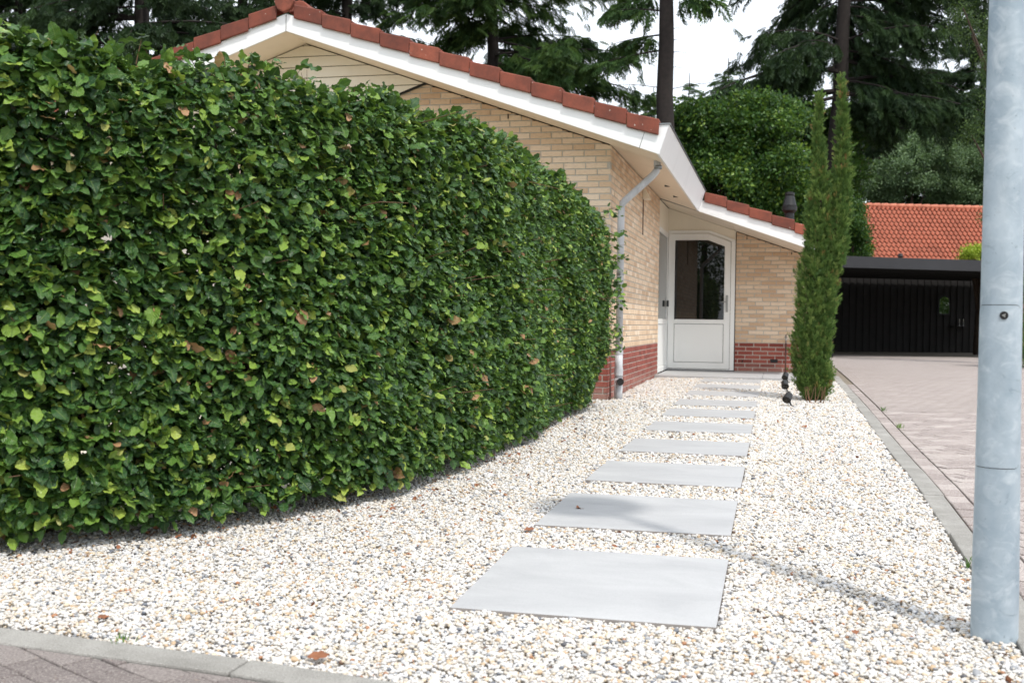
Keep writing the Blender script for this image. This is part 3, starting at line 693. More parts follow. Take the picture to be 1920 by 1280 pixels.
# entrance door
dz0 = .012
MB().prism([(XC-.02, YD-.002, 2.10), (-.668, YD-.002, 2.10), (-.668, YD-.002, zs(-.668)-.003), (XC-.02, YD-.002, zs(XC-.02)-.003)], (0, .03, 0)).build('door_header', 'cream_paint', house)
MB().box((XC-.06, 16.62, 2.215), (XC-.015, YD-.004, 2.61)).build('side_panel', 'cream_paint', house)
door = MB(); FO = -.03
def ringpoly(mb, outer, inner, y, d, mi=0):
    n = len(outer)
    for i in range(n):
        k = (i+1) % n; mb.prism([(outer[i][0], y, outer[i][1]), (outer[k][0], y, outer[k][1]), (inner[k][0], y, inner[k][1]), (inner[i][0], y, inner[i][1])], (0, d, 0), .5, mi)
fo = [(-1.80, .0), (-.675, .0), (-.675, 2.105), (-1.09, 2.262), (-1.80, 2.262)]; fi = [(-1.746, .016), (-.742, .016), (-.742, 2.075), (-1.103, 2.212), (-1.746, 2.212)]
df = MB(); ringpoly(df, fo, fi, YD-.02, .06); df = df.build('door_frame', 'white_frame', house, bevel=.004)
leaf = MB(); lo_ = [(-1.740, .024), (-.748, .024), (-.748, 2.071), (-1.104, 2.206), (-1.740, 2.206)]; li = [(-1.639, .124), (-.844, .124), (-.844, 2.0), (-1.112, 2.103), (-1.639, 2.103)]
ringpoly(leaf, lo_, li, YD-.032, .05); leaf.box((-1.639, YD-.032, .75), (-.844, YD+.018, .82)); leaf = leaf.build('door', 'white_frame', house, bevel=.003)
MB().prism([(-1.636, YD-.012, .823), (-.847, YD-.012, .823), (-.847, YD-.012, 1.998), (-1.112, YD-.012, 2.100), (-1.636, YD-.012, 2.100)], (0, .02, 0)).build('glass', 'door_glass', leaf)
MB().box((-1.632, YD-.026, .131), (-.851, YD+.01, .743)).build('lower_panel', 'white_frame', leaf, bevel=.004)
MB().box((-1.66, YD+.02, .05), (-.8, YD+.03, 2.05)).build('door_back', 'black_joint', leaf)
MB().box((-.815, YD-.044, .945), (-.778, YD-.031, 1.215)).build('handle_plate', 'steel', leaf, bevel=.004)
MB().tube([(-.797, YD-.03, 1.11), (-.797, YD-.085, 1.11), (-.815, YD-.09, 1.11), (-.905, YD-.09, 1.108)], .009, 8).build('handle', 'steel', leaf, smooth=True)
for hz in (.10, .78, 1.46, 2.0): MB().tube([(-1.752, YD-.04, hz-.05), (-1.752, YD-.04, hz+.05)], .011, 8).build('hinge', 'white_paint', leaf, smooth=True)
MB().box((-.673, YD-.012, 0), (-.664, YD+.004, 2.23)).build('door_joint', 'black_joint', house)
MB().box((-1.8, YD-.035, -.03), (-.66, YD+.05, .006)).build('threshold', 'lead_trim', house)
# side window next to the door (in the side wall plane, seen edge on)
sw = MB()
def sbox(y0, y1, z0, z1, xa=XC-.06, xb=XC-.012): sw.box((xa, y0, z0), (xb, y1, z1))
sbox(16.64, 16.72, .0, 2.215); sbox(18.06, 18.14, .0, 2.215); sbox(16.72, 18.06, 2.135, 2.215); sbox(16.72, 18.06, 0, .08); sbox(16.72, 18.06, .74, .82)
sw = sw.build('side_window', 'white_frame', house, bevel=.004)
MB().box((XC-.045, 16.723, .823), (XC-.03, 18.057, 2.132)).build('glass', 'door_glass', sw); MB().box((XC-.045, 16.723, .083), (XC-.022, 18.057, .737)).build('lower_panel', 'white_frame', sw)
MB().box((XC-.012, 17.98, 1.02), (XC+.02, 18.03, 1.12)).build('intercom', 'lead_trim', house, bevel=.003)
# details on the entrance wall
MB().box((-.10, YD-.008, .145), (.015, YD+.01, .198)).build('air_vent', 'black_plastic', house, bevel=.003)
for xx in (-.50, .20): MB().box((xx-.006, YD-.01, zs(xx)-.075), (xx+.006, YD-.001, zs(xx)-.035)).build('wall_slot', 'black_joint', house)
MB().box((-.545, YD-.005, .135), (-.53, YD+.005, .18)).build('wall_slot', 'black_joint', house)
MB().box((-2.86, YG-.01, zs(-2.86)-.09), (-2.85, YG-.001, zs(-2.86)-.04)).build('wall_slot', 'black_joint', house)
# downpipe
dpx, dpy = -1.635, 11.72
dp = MB(); pts = [(-1.262, 11.74, zs(-1.262)+.03), (-1.262, 11.74, 2.40), (-1.272, 11.74, 2.355), (-1.305, 11.738, 2.31), (-1.585, 11.722, 2.055), (-1.622, dpy, 2.015), (dpx, dpy, 1.955), (dpx, dpy, .42)]
dp.tube(pts, .038, 16); downpipe = dp.build('downpipe', 'pvc_pipe', house, smooth=True)
MB().tube([(dpx, dpy, .415), (dpx, dpy, .47)], .046, 16).build('pipe_collar', 'pvc_pipe', downpipe, smooth=False)
MB().tube([(dpx, dpy, .421), (dpx, dpy, .15)], .0425, 16).build('lower_pipe', 'pvc_pipe', downpipe, smooth=True); MB().tube([(dpx, dpy, .19), (dpx, dpy, .27)], .047, 16).build('pipe_collar', 'pvc_pipe', downpipe)
MB().tube([(dpx, dpy, .16), (dpx, dpy, -.12)], .0445, 16).build('standpipe', 'pvc_pipe', downpipe, smooth=True)
tj = MB(); tj.tube([(dpx, dpy, .12), (dpx+.03, dpy-.075, .125)], .04, 16, cap=False); tj = tj.build('inlet', 'pvc_pipe', downpipe, smooth=True)
MB().tube([(dpx+.0275, dpy-.069, .1246), (dpx+.029, dpy-.0725, .1248)], .036, 16).build('inlet_hole', 'black_joint', downpipe)
for zz in (1.95, 2.06): pass
for zz in (1.25,): MB().tube([(dpx, dpy, zz), (dpx, dpy, zz+.025)], .041, 16).build('pipe_clamp', 'zinc', downpipe)
MB().tube([(-1.255, 11.74, 2.412), (-1.255, 11.74, 2.372)], .0415, 16).build('pipe_collar', 'zinc', downpipe, smooth=True)
cp = MB(); cp.tube([(-1.70, 11.57, -.1), (-1.70, 11.57, .32)], .009, 8); cp.build('conduit', 'rust_pipe', house, smooth=True)
MB().tube([(-1.70, 11.565, -.085), (-1.70, 11.565, -.03)], .018, 8).build('conduit_tap', 'rust_pipe', house)
lampw = MB(); lampw.prism([(XC+.002, 14.42, 2.50), (XC+.002, 14.42, 2.36), (XC+.10, 14.42, 2.36), (XC+.03, 14.42, 2.50)], (0, .14, 0)); tag(lampw.build('wall_lamp', 'cream_paint', bevel=.006), 'small cream wedge lamp on the side wall behind the downpipe', 'wall lamp')
MB().box((XC+.001, 14.45, 1.9), (XC+.012, 14.47, 2.36)).build('cable_cover', 'rust_pipe', house)
# chimney vent
cv = atd(1480, 412, 20.6)
ch = MB(); ch.lathe([(.085, -.35), (.085, .12), (.10, .13), (.135, .17), (.135, .24), (.12, .25), (.125, .26), (.10, .36), (.085, .44), (.07, .445), (.085, .455), (.085, .50), (.05, .51)], (cv[0], cv[1], cv[2]), 20)
ch = smooth_angle(ch.build('flue_cowl', 'black_plastic', house), 30)
# doorstep
MB().box((XC+.004, 16.16, -.10), (-.20, YD-.036, -.008)).build('doorstep_slab', 'ceramic_slab', house, bevel=.003); MB().box((-.195, 16.16, -.10), (XR+.1, YD-.004, -.008)).build('doorstep_slab', 'ceramic_slab', house, bevel=.003)
# tap stand by the wall
tp = empty('tap_stand', (.137, 18.08, -.01), 'thin brown garden tap stand against the brick wall beside the cypress', 'garden tap')
MB().tube([(.137, 18.08, -.03), (.137, 18.08, .46)], .014, 8).build('post', 'rust_pipe', tp, smooth=True); tpp = MB().tube([(.137, 18.08, .45), (.137, 18.06, .53), (.137, 18.02, .55), (.137, 17.99, .50)], .012, 8).build('tap', 'steel', tp, smooth=True)
MB().box((.11, 18.066, .55), (.165, 18.076, .565)).build('tap_lever', 'steel', tp); MB().tube([(.137, 18.06, .55), (.137, 18.06, .60)], .008, 6).build('spindle', 'rust_pipe', tp)
# garden spots
for (x, y), lab, a in (((.12, 11.43), 'black garden spotlight nearest the camera beside the cypress foot', .5), ((.104, 13.7), 'middle one of three small black garden spotlights left of the cypress', -.2), ((.125, 15.7), 'farthest small black garden spotlight, in front of the doorstep', .3)):
    z = zg(y); e = empty('garden_spotlight', (x, y, z), lab, 'spotlight', 'garden spotlights by the cypress'); c, s = math.cos(a), math.sin(a)
    MB().tube([(x+.035, y, z-.03), (x+.035, y, z+.02)], .028, 12).build('base', 'black_plastic', e); MB().tube([(x+.03, y, z+.015), (x+.015, y, z+.06)], .008, 6).build('bracket', 'black_metal', e)
    hd = MB().tube([(x-.005-.028*s, y-.03, z+.075), (x-.005+.028*s, y+.035, z+.125)], [.045, .038], 12).build('lamp_head', 'black_plastic', e); MB().tube([(x-.005-.029*s, y-.032, z+.0735), (x-.005-.0285*s, y-.031, z+.074)], .038, 12).build('lens', 'door_glass', e)

# ------------------------------------------------------------------ lamp post
lp = empty('lamp_post', (.618, 3.385, zg(3.385)), 'tall galvanised steel lamp post standing in the gravel, right edge', 'lamp post')
bx, by = .618, 3.385
def pr(z): return np.interp(z, [-.3, .05, .55, 1.3, 3.3], [.0645, .063, .0570, .0530, .033])
mb = MB(); zz = list(np.arange(-.3, 3.31, .15)); mb.tube([(bx, by, z) for z in zz], [pr(z) for z in zz], 40); mb.build('pole', 'galvanised', lp, smooth=True)
# service hatch: curved plate set a hair proud with rounded corners
dirc = math.atan2(-by, -bx)
def hatch(z0, z1, half, off, name, mat, rc):
    cs = [0, .0015, .004, .008, .013, .019]; zl_ = [z0+c for c in cs]+list(np.linspace(z0+.04, z1-.04, 8))+[z1-c for c in cs[::-1]]
    mb = MB(); nz, na = len(zl_)-1, 24; v = []
    for i in range(nz+1):
        z = zl_[i]; e = min(z-z0, z1-z); shrink = 0 if e >= rc else rc-math.sqrt(max(0, rc*rc-(rc-e)**2))
        for j in range(na+1):
            r_ = pr(z)+off; a = dirc-.15+(half-shrink/r_)*(2*j/na-1); v.append((bx+r_*math.cos(a), by+r_*math.sin(a), z))
    f = [(i*(na+1)+j, i*(na+1)+j+1, (i+1)*(na+1)+j+1, (i+1)*(na+1)+j) for i in range(nz) for j in range(na)]
    mb.add(v, f); return mb.build(name, mat, lp, smooth=True)
hz0, hz1 = atd(1868, 848, 3.49)[2], atd(1868, 577, 3.49)[2]
hatch(hz0-.0022, hz1+.0022, 1.30, .0004, 'hatch_gap', 'lead_trim', .022); hatch(hz0, hz1, 1.27, .0012, 'hatch', 'galvanised', .02)
an = dirc+.13; lk = np.array([math.cos(an), math.sin(an)]); zl = hz1-.028; r_ = pr(zl)
MB().tube([(bx+lk[0]*(r_-.005), by+lk[1]*(r_-.005), zl), (bx+lk[0]*(r_+.0035), by+lk[1]*(r_+.0035), zl)], .0115, 16).build('lock_ring', 'black_metal', lp)
MB().tube([(bx+lk[0]*(r_), by+lk[1]*(r_), zl), (bx+lk[0]*(r_+.0045), by+lk[1]*(r_+.0045), zl)], .0065, 3).build('lock_core', 'steel', lp)
MB().lathe([(.036, 3.28), (.05, 3.30), (.05, 3.42), (.10, 3.46), (.10, 3.60), (.26, 3.62), (.25, 3.66), (.12, 3.74), (.02, 3.77)], (bx, by, 0), 28).build('lamp_head', 'galvanised', lp, smooth=True)

# ------------------------------------------------------------------ leaf meshes
def leaf_mesh(k):
    rs = np.random.default_rng(700+k); nl, na = 13, 4; mb = MB(); v = []; uv = []
    fold = rs.uniform(.05, .38); droop = rs.uniform(-.15, .4); tw = rs.uniform(-.25, .25); wid = rs.uniform(.26, .35); ph = rs.uniform(0, 6.28); wav = rs.uniform(.03, .075)
    for i in range(nl+1):
        t = i/nl; w_ = wid*math.sin(math.pi*min(1, t**.93))**.85 if 0 < t < 1 else 0.0
        if i % 2 and 0 < i < nl: w_ *= 1.10
        for j in range(na+1):
            s = 2*j/na-1; y = s*w_*(1+(.045*math.sin(t*40+ph) if abs(s) == 1 else 0)); x = t-.02*abs(s)
            z = fold*abs(y)-droop*t*t+wav*math.sin(t*17+ph)*abs(s)**2; a = tw*t; v.append((x, y*math.cos(a)-z*math.sin(a), y*math.sin(a)+z*math.cos(a))); uv.append((j/na, t))
    # petiole
    f = [(i*(na+1)+j, (i+1)*(na+1)+j, (i+1)*(na+1)+j+1, i*(na+1)+j+1) for i in range(nl) for j in range(na)]
    mb.add(v, f); me = mb.mesh('leaf', 'beech_leaf', True); ul = me.uv_layers.new(name='UVMap')
    for lp_ in me.loops: ul.data[lp_.index].uv = uv[lp_.vertex_index]
    return me
LEAF = [leaf_mesh(k) for k in range(16)]
# beech hedge
HP = np.array([(-4.6, 3.12), (-3.55, 3.08), (-2.72, 3.40), (-2.33, 3.86), (-1.99, 4.38), (-1.75, 4.98), (-1.64, 5.75), (-1.615, 6.6), (-1.645, 8.0), (-1.71, 9.4), (-1.74, 10.35), (-1.86, 10.95), (-2.2, 11.2)])
def catmull(P, n=24):
    out = []; Q = np.vstack([2*P[0]-P[1], P, 2*P[-1]-P[-2]])
    for i in range(1, len(Q)-2):
        for t in np.linspace(0, 1, n, endpoint=False):
            a, b, c, d = Q[i-1], Q[i], Q[i+1], Q[i+2]; out.append(.5*((2*b)+(-a+c)*t+(2*a-5*b+4*c-d)*t*t+(-a+3*b-3*c+d)*t**3))
    out.append(P[-1]); return np.array(out)
HC = catmull(HP); HS = np.concatenate([[0], np.cumsum(np.linalg.norm(np.diff(HC, axis=0), axis=1))]); HL = HS[-1]
HTan = unit(np.gradient(HC, axis=0)); HN = np.stack([HTan[:, 1], -HTan[:, 0]], 1)
def hpath(s): return np.stack([np.interp(s, HS, HC[:, 0]), np.interp(s, HS, HC[:, 1])], 1), unit(np.stack([np.interp(s, HS, HN[:, 0]), np.interp(s, HS, HN[:, 1])], 1))
def htop(y): return np.interp(y, [3.0, 3.5, 4.1, 5, 6, 7.5, 9, 10, 10.8], [1.735, 1.715, 1.75, 1.77, 1.81, 1.85, 1.86, 1.82, 1.79])
def bulge(s, z): return .026*np.sin(s*2.3+1.2*z)+.018*np.sin(s*5.1+z*4.3+1)+.012*np.sin(z*9+s*3)
def gen_hedge():
    out = []
    n = int(HL*1.9*4100); s = RNG.uniform(0, HL, n); c, nn = hpath(s)
    keep = RNG.random(n) < np.where(c[:, 0] < -3.0, .35, np.where(c[:, 1] > 7, 1.0, 1.0)); s, c, nn = s[keep], c[keep], nn[keep]; n = len(s)
    tp_ = htop(c[:, 1])+.03*np.sin(s*7)+.02*np.sin(s*17); lo = zg(c[:, 1])+.06+.05*RNG.random(n)
    z = lo+(tp_-lo)*RNG.random(n); d = RNG.exponential(.062, n)-.02; d = np.minimum(d, .42)
    batter = np.where(z < .35, (.35-z)*.12, 0)+np.where(z > tp_-.18, ((z-tp_+.18)/.18)**2*.10, 0)
    off = bulge(s, z)-d-batter+np.interp(c[:, 1], [8.2, 9.6, 10.6], [0, .10, .19])*np.interp(z, [.05, .5, 1.3, 1.75], [.05, .7, 1, .75])
    p = np.concatenate([c+nn*off[:, None], z[:, None]], 1); N = np.concatenate([nn, np.zeros((n, 1))], 1); out.append((p, N, np.full(n, 0.0), d))
    n = int(HL*.75*1700); s = RNG.uniform(0, HL, n); c, nn = hpath(s); w_ = RNG.uniform(.02, .75, n); d = RNG.exponential(.05, n)-.02
    z = htop(c[:, 1])+.03*np.sin(s*7)+.02*np.sin(s*17)+.02*np.sin(w_*14)-d; p = np.concatenate([c-nn*w_[:, None]+nn*bulge(s, z)[:, None]*.6, z[:, None]], 1)
    out.append((p, np.concatenate([nn, np.zeros((n, 1))], 1), np.full(n, 1.0), d))
    n = int(HL*1.8*1500); s = RNG.uniform(0, HL, n); c, nn = hpath(s); z = zg(c[:, 1])+.08+(htop(c[:, 1])-.1)*RNG.random(n); d = RNG.uniform(.3, .8, n)
    out.append((np.concatenate([c-nn*d[:, None], z[:, None]], 1), np.concatenate([-nn, np.zeros((n, 1))], 1), np.zeros(n), d))
    for (sx, sy, sz_, k_) in [(HL-1.0, 0, 0, 42), (HL-.6, 0, 0, 40)]:
        pass
    p = np.concatenate([o[0] for o in out]); N = np.concatenate([o[1] for o in out]); top = np.concatenate([o[2] for o in out]); d = np.concatenate([o[3] for o in out]); return p, N, top, d
hp, hn, ht, hd_ = gen_hedge()
# extra shoots sticking out
SH = []
def shoot(base, dir_, L, k):
    d = np.array(dir_, float)/np.linalg.norm(dir_); pts = [np.array(base)+d*L*t-np.array([0, 0, .12*L*t*t]) for t in np.linspace(0, 1, 6)]; SH.append(pts)
    for t in np.linspace(.25, 1, k): 
        q = np.array(base)+d*L*t-np.array([0, 0, .12*L*t*t])+RNG.normal(0, .018, 3); yield q, d
ex = []
for i in range(44):
    s = HL-RNG.uniform(.45, 1.5); c, nn = hpath(np.array([s])); z = RNG.uniform(.45, 1.78); ex += list(shoot((c[0, 0]+nn[0, 0]*.12, c[0, 1]+nn[0, 1]*.12, z), (nn[0, 0]*.8+.3, nn[0, 1]*.8-.15, RNG.uniform(.1, .6)), RNG.uniform(.12, .24), 8))
for i in range(60):
    s = RNG.uniform(1.2, HL-.8); c, nn = hpath(np.array([s])); ex += list(shoot((c[0, 0]-nn[0, 0]*.12, c[0, 1]-nn[0, 1]*.12, htop(c[0, 1])), (RNG.normal(0, .3), RNG.normal(0, .3), 1), RNG.uniform(.06, .13), 4))
ep = np.array([e[0] for e in ex]); en = np.array([e[1] for e in ex]); hp = np.concatenate([hp, ep]); hn = np.concatenate([hn, en]); ht = np.concatenate([ht, np.full(len(ep), .5)]); hd_ = np.concatenate([hd_, np.full(len(ep), -.02)])
n = len(hp); hn[:, 2] = 0; hn = unit(hn+1e-6); UPV = np.array([0, 0, 1.0])
latv = np.cross(hn, UPV)
tipdir = unit(hn*RNG.uniform(.1, 1.0, (n, 1))+latv*RNG.normal(0, .62, (n, 1))+UPV*(RNG.normal(-.32, .38, (n, 1)))+UPV*(ht[:, None]*.45))
nrm = unit(hn*RNG.uniform(.0, .85, (n, 1))+UPV*RNG.uniform(.4, 1.1, (n, 1))+RNG.normal(0, .36, (n, 3)))
hrot = frames_to_euler(tipdir, nrm); hs = RNG.normal(.051, .012, n).clip(.024, .084)
hs *= np.where(hp[:, 1] < 4.0, 1.12, 1.0)*np.where(hd_ > .3, 1.5, 1.0)
hedge = empty('beech_hedge', (-2.4, 7.0, -.1), 'tall clipped green beech hedge curving along the gravel garden', 'hedge')
# nearest, front-most leaves become pieces of their own
pd = hp-CC; dz_ = pd@CF; pxx = 960+FPX*(pd@CR)/dz_; pyy = 640-FPX*(pd@CU)/dz_
sc_ = np.where((pxx > 15) & (pxx < 1900) & (pyy > 20) & (pyy < 1260) & (hd_ < .012), hs/dz_, 0); big = np.argsort(-sc_)[:300]; mask = np.ones(n, bool); mask[big] = False
for i in big:
    o = bpy.data.objects.new('leaf', LEAF[i % 16]); o.location = hp[i]; o.rotation_euler = hrot[i]; o.scale = (hs[i],)*3; link(o, hedge)
scatter('foliage', 'beech', LEAF, hp[mask], hrot[mask], hs[mask], hedge)
tw = MB(); 
for pts in SH: tw.tube(pts, [.0022, .002, .0018, .0015, .0012, .0008], 5)
for i in range(420):
    s = RNG.uniform(.8, HL); c, nn = hpath(np.array([s])); z = RNG.uniform(.0, 1.75); a = np.array([c[0, 0]-nn[0, 0]*.35, c[0, 1]-nn[0, 1]*.35, z]); d = np.array([nn[0, 0]+RNG.normal(0, .5), nn[0, 1]+RNG.normal(0, .5), RNG.uniform(0, .5)])
    tw.tube([a, a+d*.17+RNG.normal(0, .02, 3), a+d*.28+RNG.normal(0, .03, 3)], [.004, .003, .0015], 4)
tw = tw.build('twigs', 'twig', hedge); tw['kind'] = 'stuff'
k = 0
for s in np.arange(.9, HL, .23):
    c, nn = hpath(np.array([s])); b = np.array([c[0, 0]-nn[0, 0]*.42, c[0, 1]-nn[0, 1]*.42, -.2]); j = RNG.normal(0, .05, 3)
    MB().tube([b, b+np.array([j[0], j[1], .5]), b+np.array([j[1], j[2], 1.1]), b+np.array([j[2], j[0], 1.8])], [.022, .018, .013, .006], 7).build('stem', 'bark', hedge, smooth=True)

# ------------------------------------------------------------------ small things lying about
def grass_tuft(x, y, n, h, label):
    mb = MB()
    for i in range(n):
        a = random.uniform(0, 6.28); l = h*random.uniform(.5, 1); bx_, by_ = x+random.gauss(0, .012), y+random.gauss(0, .02); z = zg(y)+.01
        dx, dy = math.cos(a)*l*.6, math.sin(a)*l*.6; w_ = .0025
        mb.add([(bx_-w_*math.sin(a), by_+w_*math.cos(a), z), (bx_+w_*math.sin(a), by_-w_*math.cos(a), z), (bx_+dx*.5, by_+dy*.5, z+l*.7), (bx_+dx, by_+dy, z+l)], [(0, 1, 2), (0, 2, 3)])
    o = mb.build('grass_tuft', 'grass_blade'); tag(o, label, 'grass')
grass_tuft(kx_in(4.22)-.01, 4.22, 14, .045, 'small green weed between kerb and gravel near the lamp post'); grass_tuft(kx_out(9.5)+.115, 9.5, 22, .05, 'green weed in the joint of the driveway, midway along the kerb')
grass_tuft(kx_out(11.2)+.12, 11.2, 18, .05, 'weed growing in the driveway joint beside the cypress'); grass_tuft(-1.75, kerb_front_y(-1.75)+.01, 10, .03, 'tiny weed at the edge of the front kerb')
def dead_leaf(x, y, z, s, a, label):
    o = bpy.data.objects.new('fallen_leaf', DEAD[random.randrange(3)]); o.location = (x, y, z); o.scale = (s, s, s); o.rotation_euler = (random.uniform(-.3, .3), random.uniform(-.3, .3), a); COL.objects.link(o); tag(o, label, 'leaf')
simple('dead_leaf', rgb(132, 84, 56), .8, nscale=60, var=.3)
DEAD = []
for k in range(3):
    me = LEAF[k].copy(); me.materials.clear(); me.materials.append(MAT['dead_leaf']); DEAD.append(me)
dead_leaf(-.86, 4.88, -.082, .05, 1.0, 'single curled brown leaf lying on the second slab')
dead_leaf(-1.19, 2.70, zg(2.7)+.02, .06, .3, 'brown leaf on the gravel by the front kerb, near the bottom edge')
dead_leaf(-1.9, 2.86, zg(2.86)+.02, .05, 2.3, 'brown leaf on the gravel by the front kerb, towards the hedge')
dead_leaf(-.98, 4.35, zg(4.4)+.02, .05, .8, 'brown leaf on the gravel left of the second slab')

n = 420; ly = np.concatenate([RNG.uniform(3.3, 10.8, 260), RNG.uniform(2.75, 15.5, 160)]); lx = np.where(np.arange(n) < 260, hedge_face_x(ly)+RNG.normal(.0, .16, n), RNG.uniform(-1.5, .7, n))
kk = np.ones(n, bool)
for (sx, s0, s1, z0, z1) in SLABS: kk &= ~((lx > sx-.03) & (lx < sx+.83) & (ly > s0-.03) & (ly < s1+.03))
kk &= (ly > kerb_front_y(lx)+.03) & (lx < kx_in(ly)-.03); lx, ly = lx[kk], ly[kk]; n = len(lx)
tag(scatter('leaf_litter', 'litter', DEAD, np.stack([lx, ly, zg(ly)+.017], 1), np.stack([RNG.normal(0, .5, n), RNG.normal(0, .5, n), RNG.uniform(0, 6.28, n)], 1), RNG.uniform(.012, .032, n)), 'scraps of dry brown leaf scattered over the gravel and hedge foot', 'leaf litter', kind='stuff')
# ------------------------------------------------------------------ foliage pieces for trees
def spray_mesh(k, mat):
    """conifer branchlet, 1 m along x, needles as thin blades, drooping side twigs"""
    rs = np.random.default_rng(900+k); mb = MB()
    for i in range(15):
        t = .04+.94*i/14
        for s in (-1, 1):
            L = (.42*(1-t)**.7+.10)*rs.uniform(.7, 1.15); a = rs.uniform(.6, 1.0); d = np.array([math.cos(a), s*math.sin(a), rs.uniform(-.65, -.15)]); b = np.array([t, 0, -.22*t*t])
            e = b+d*L; wv = np.cross(d, [0, 0, 1.]); wv = wv/np.linalg.norm(wv)*.028; m_ = b+d*L*.5+np.array([0, 0, .02])
            mb.add([b, m_+wv, e, m_-wv], [(0, 1, 2, 3)]); up = np.array([0, 0, .03]); mb.add([b, m_-up, e, m_+up], [(0, 1, 2, 3)])
            for q in (.35, .7):
                c = b+d*L*q; dd = d*.6+np.array([0, 0, -.55])+rs.normal(0, .35, 3); e2 = c+dd*.13; mb.add([c, (c+e2)/2+wv*.7, e2, (c+e2)/2-wv*.7], [(0, 1, 2, 3)])
    return mb.mesh('spray', mat)
SPR = [spray_mesh(k, 'conifer_leaf') for k in range(4)]; SPD = [spray_mesh(10+k, 'dark_conifer_leaf') for k in range(4)]
def cluster_mesh(k, mat, nl=22, ls=.16):
    rs = np.random.default_rng(1200+k); mb = MB()
    for i in range(nl):
        c = rs.normal(0, .24, 3); d = unit(rs.normal(0, 1, 3)+np.array([0, 0, -.1])); u = unit(np.cross(d, rs.normal(0, 1, 3)+np.array([0, 0, .8]))); l = ls*rs.uniform(.7, 1.3); nrm_ = np.cross(d, u)
        mb.add([c, c+d*l*.45+u*l*.32+nrm_*l*.08, c+d*l, c+d*l*.45-u*l*.32+nrm_*l*.08], [(0, 1, 2), (0, 2, 3)])
    return mb.mesh('cluster', mat)
CLB = [cluster_mesh(k, 'broad_leaf') for k in range(5)]; CLG = [cluster_mesh(10+k, 'grey_leaf') for k in range(4)]; CLL = [cluster_mesh(20+k, 'lime_leaf') for k in range(3)]; CLS = [cluster_mesh(30+k, 'deep_leaf', 16, .13) for k in range(4)]
def sprig_mesh(k):
    """cypress sprig, 1 unit along x, upright fan of scale-leaf shoots"""
    rs = np.random.default_rng(1500+k); mb = MB()
    for i in range(13):
        t = rs.uniform(.0, .7); a = rs.uniform(-.65, .65); el = rs.uniform(-.5, .5); d = np.array([math.cos(a)*math.cos(el), math.sin(a), math.sin(el)]); L = rs.uniform(.25, .5)*(1.1-t*.6); b = np.array([t, a*.08, el*.08]); e = b+d*L+np.array([.05, 0, 0])
        wv = unit(np.cross(d, rs.normal(0, 1, 3)))*.035; m_ = (b+e)/2; mb.add([b, m_+wv, e, m_-wv], [(0, 1, 2, 3)]); w2 = np.cross(d, wv); mb.add([b, m_+w2, e, m_-w2], [(0, 1, 2, 3)])
    return mb.mesh('sprig', 'cypress_leaf')
SPG = [sprig_mesh(k) for k in range(6)]

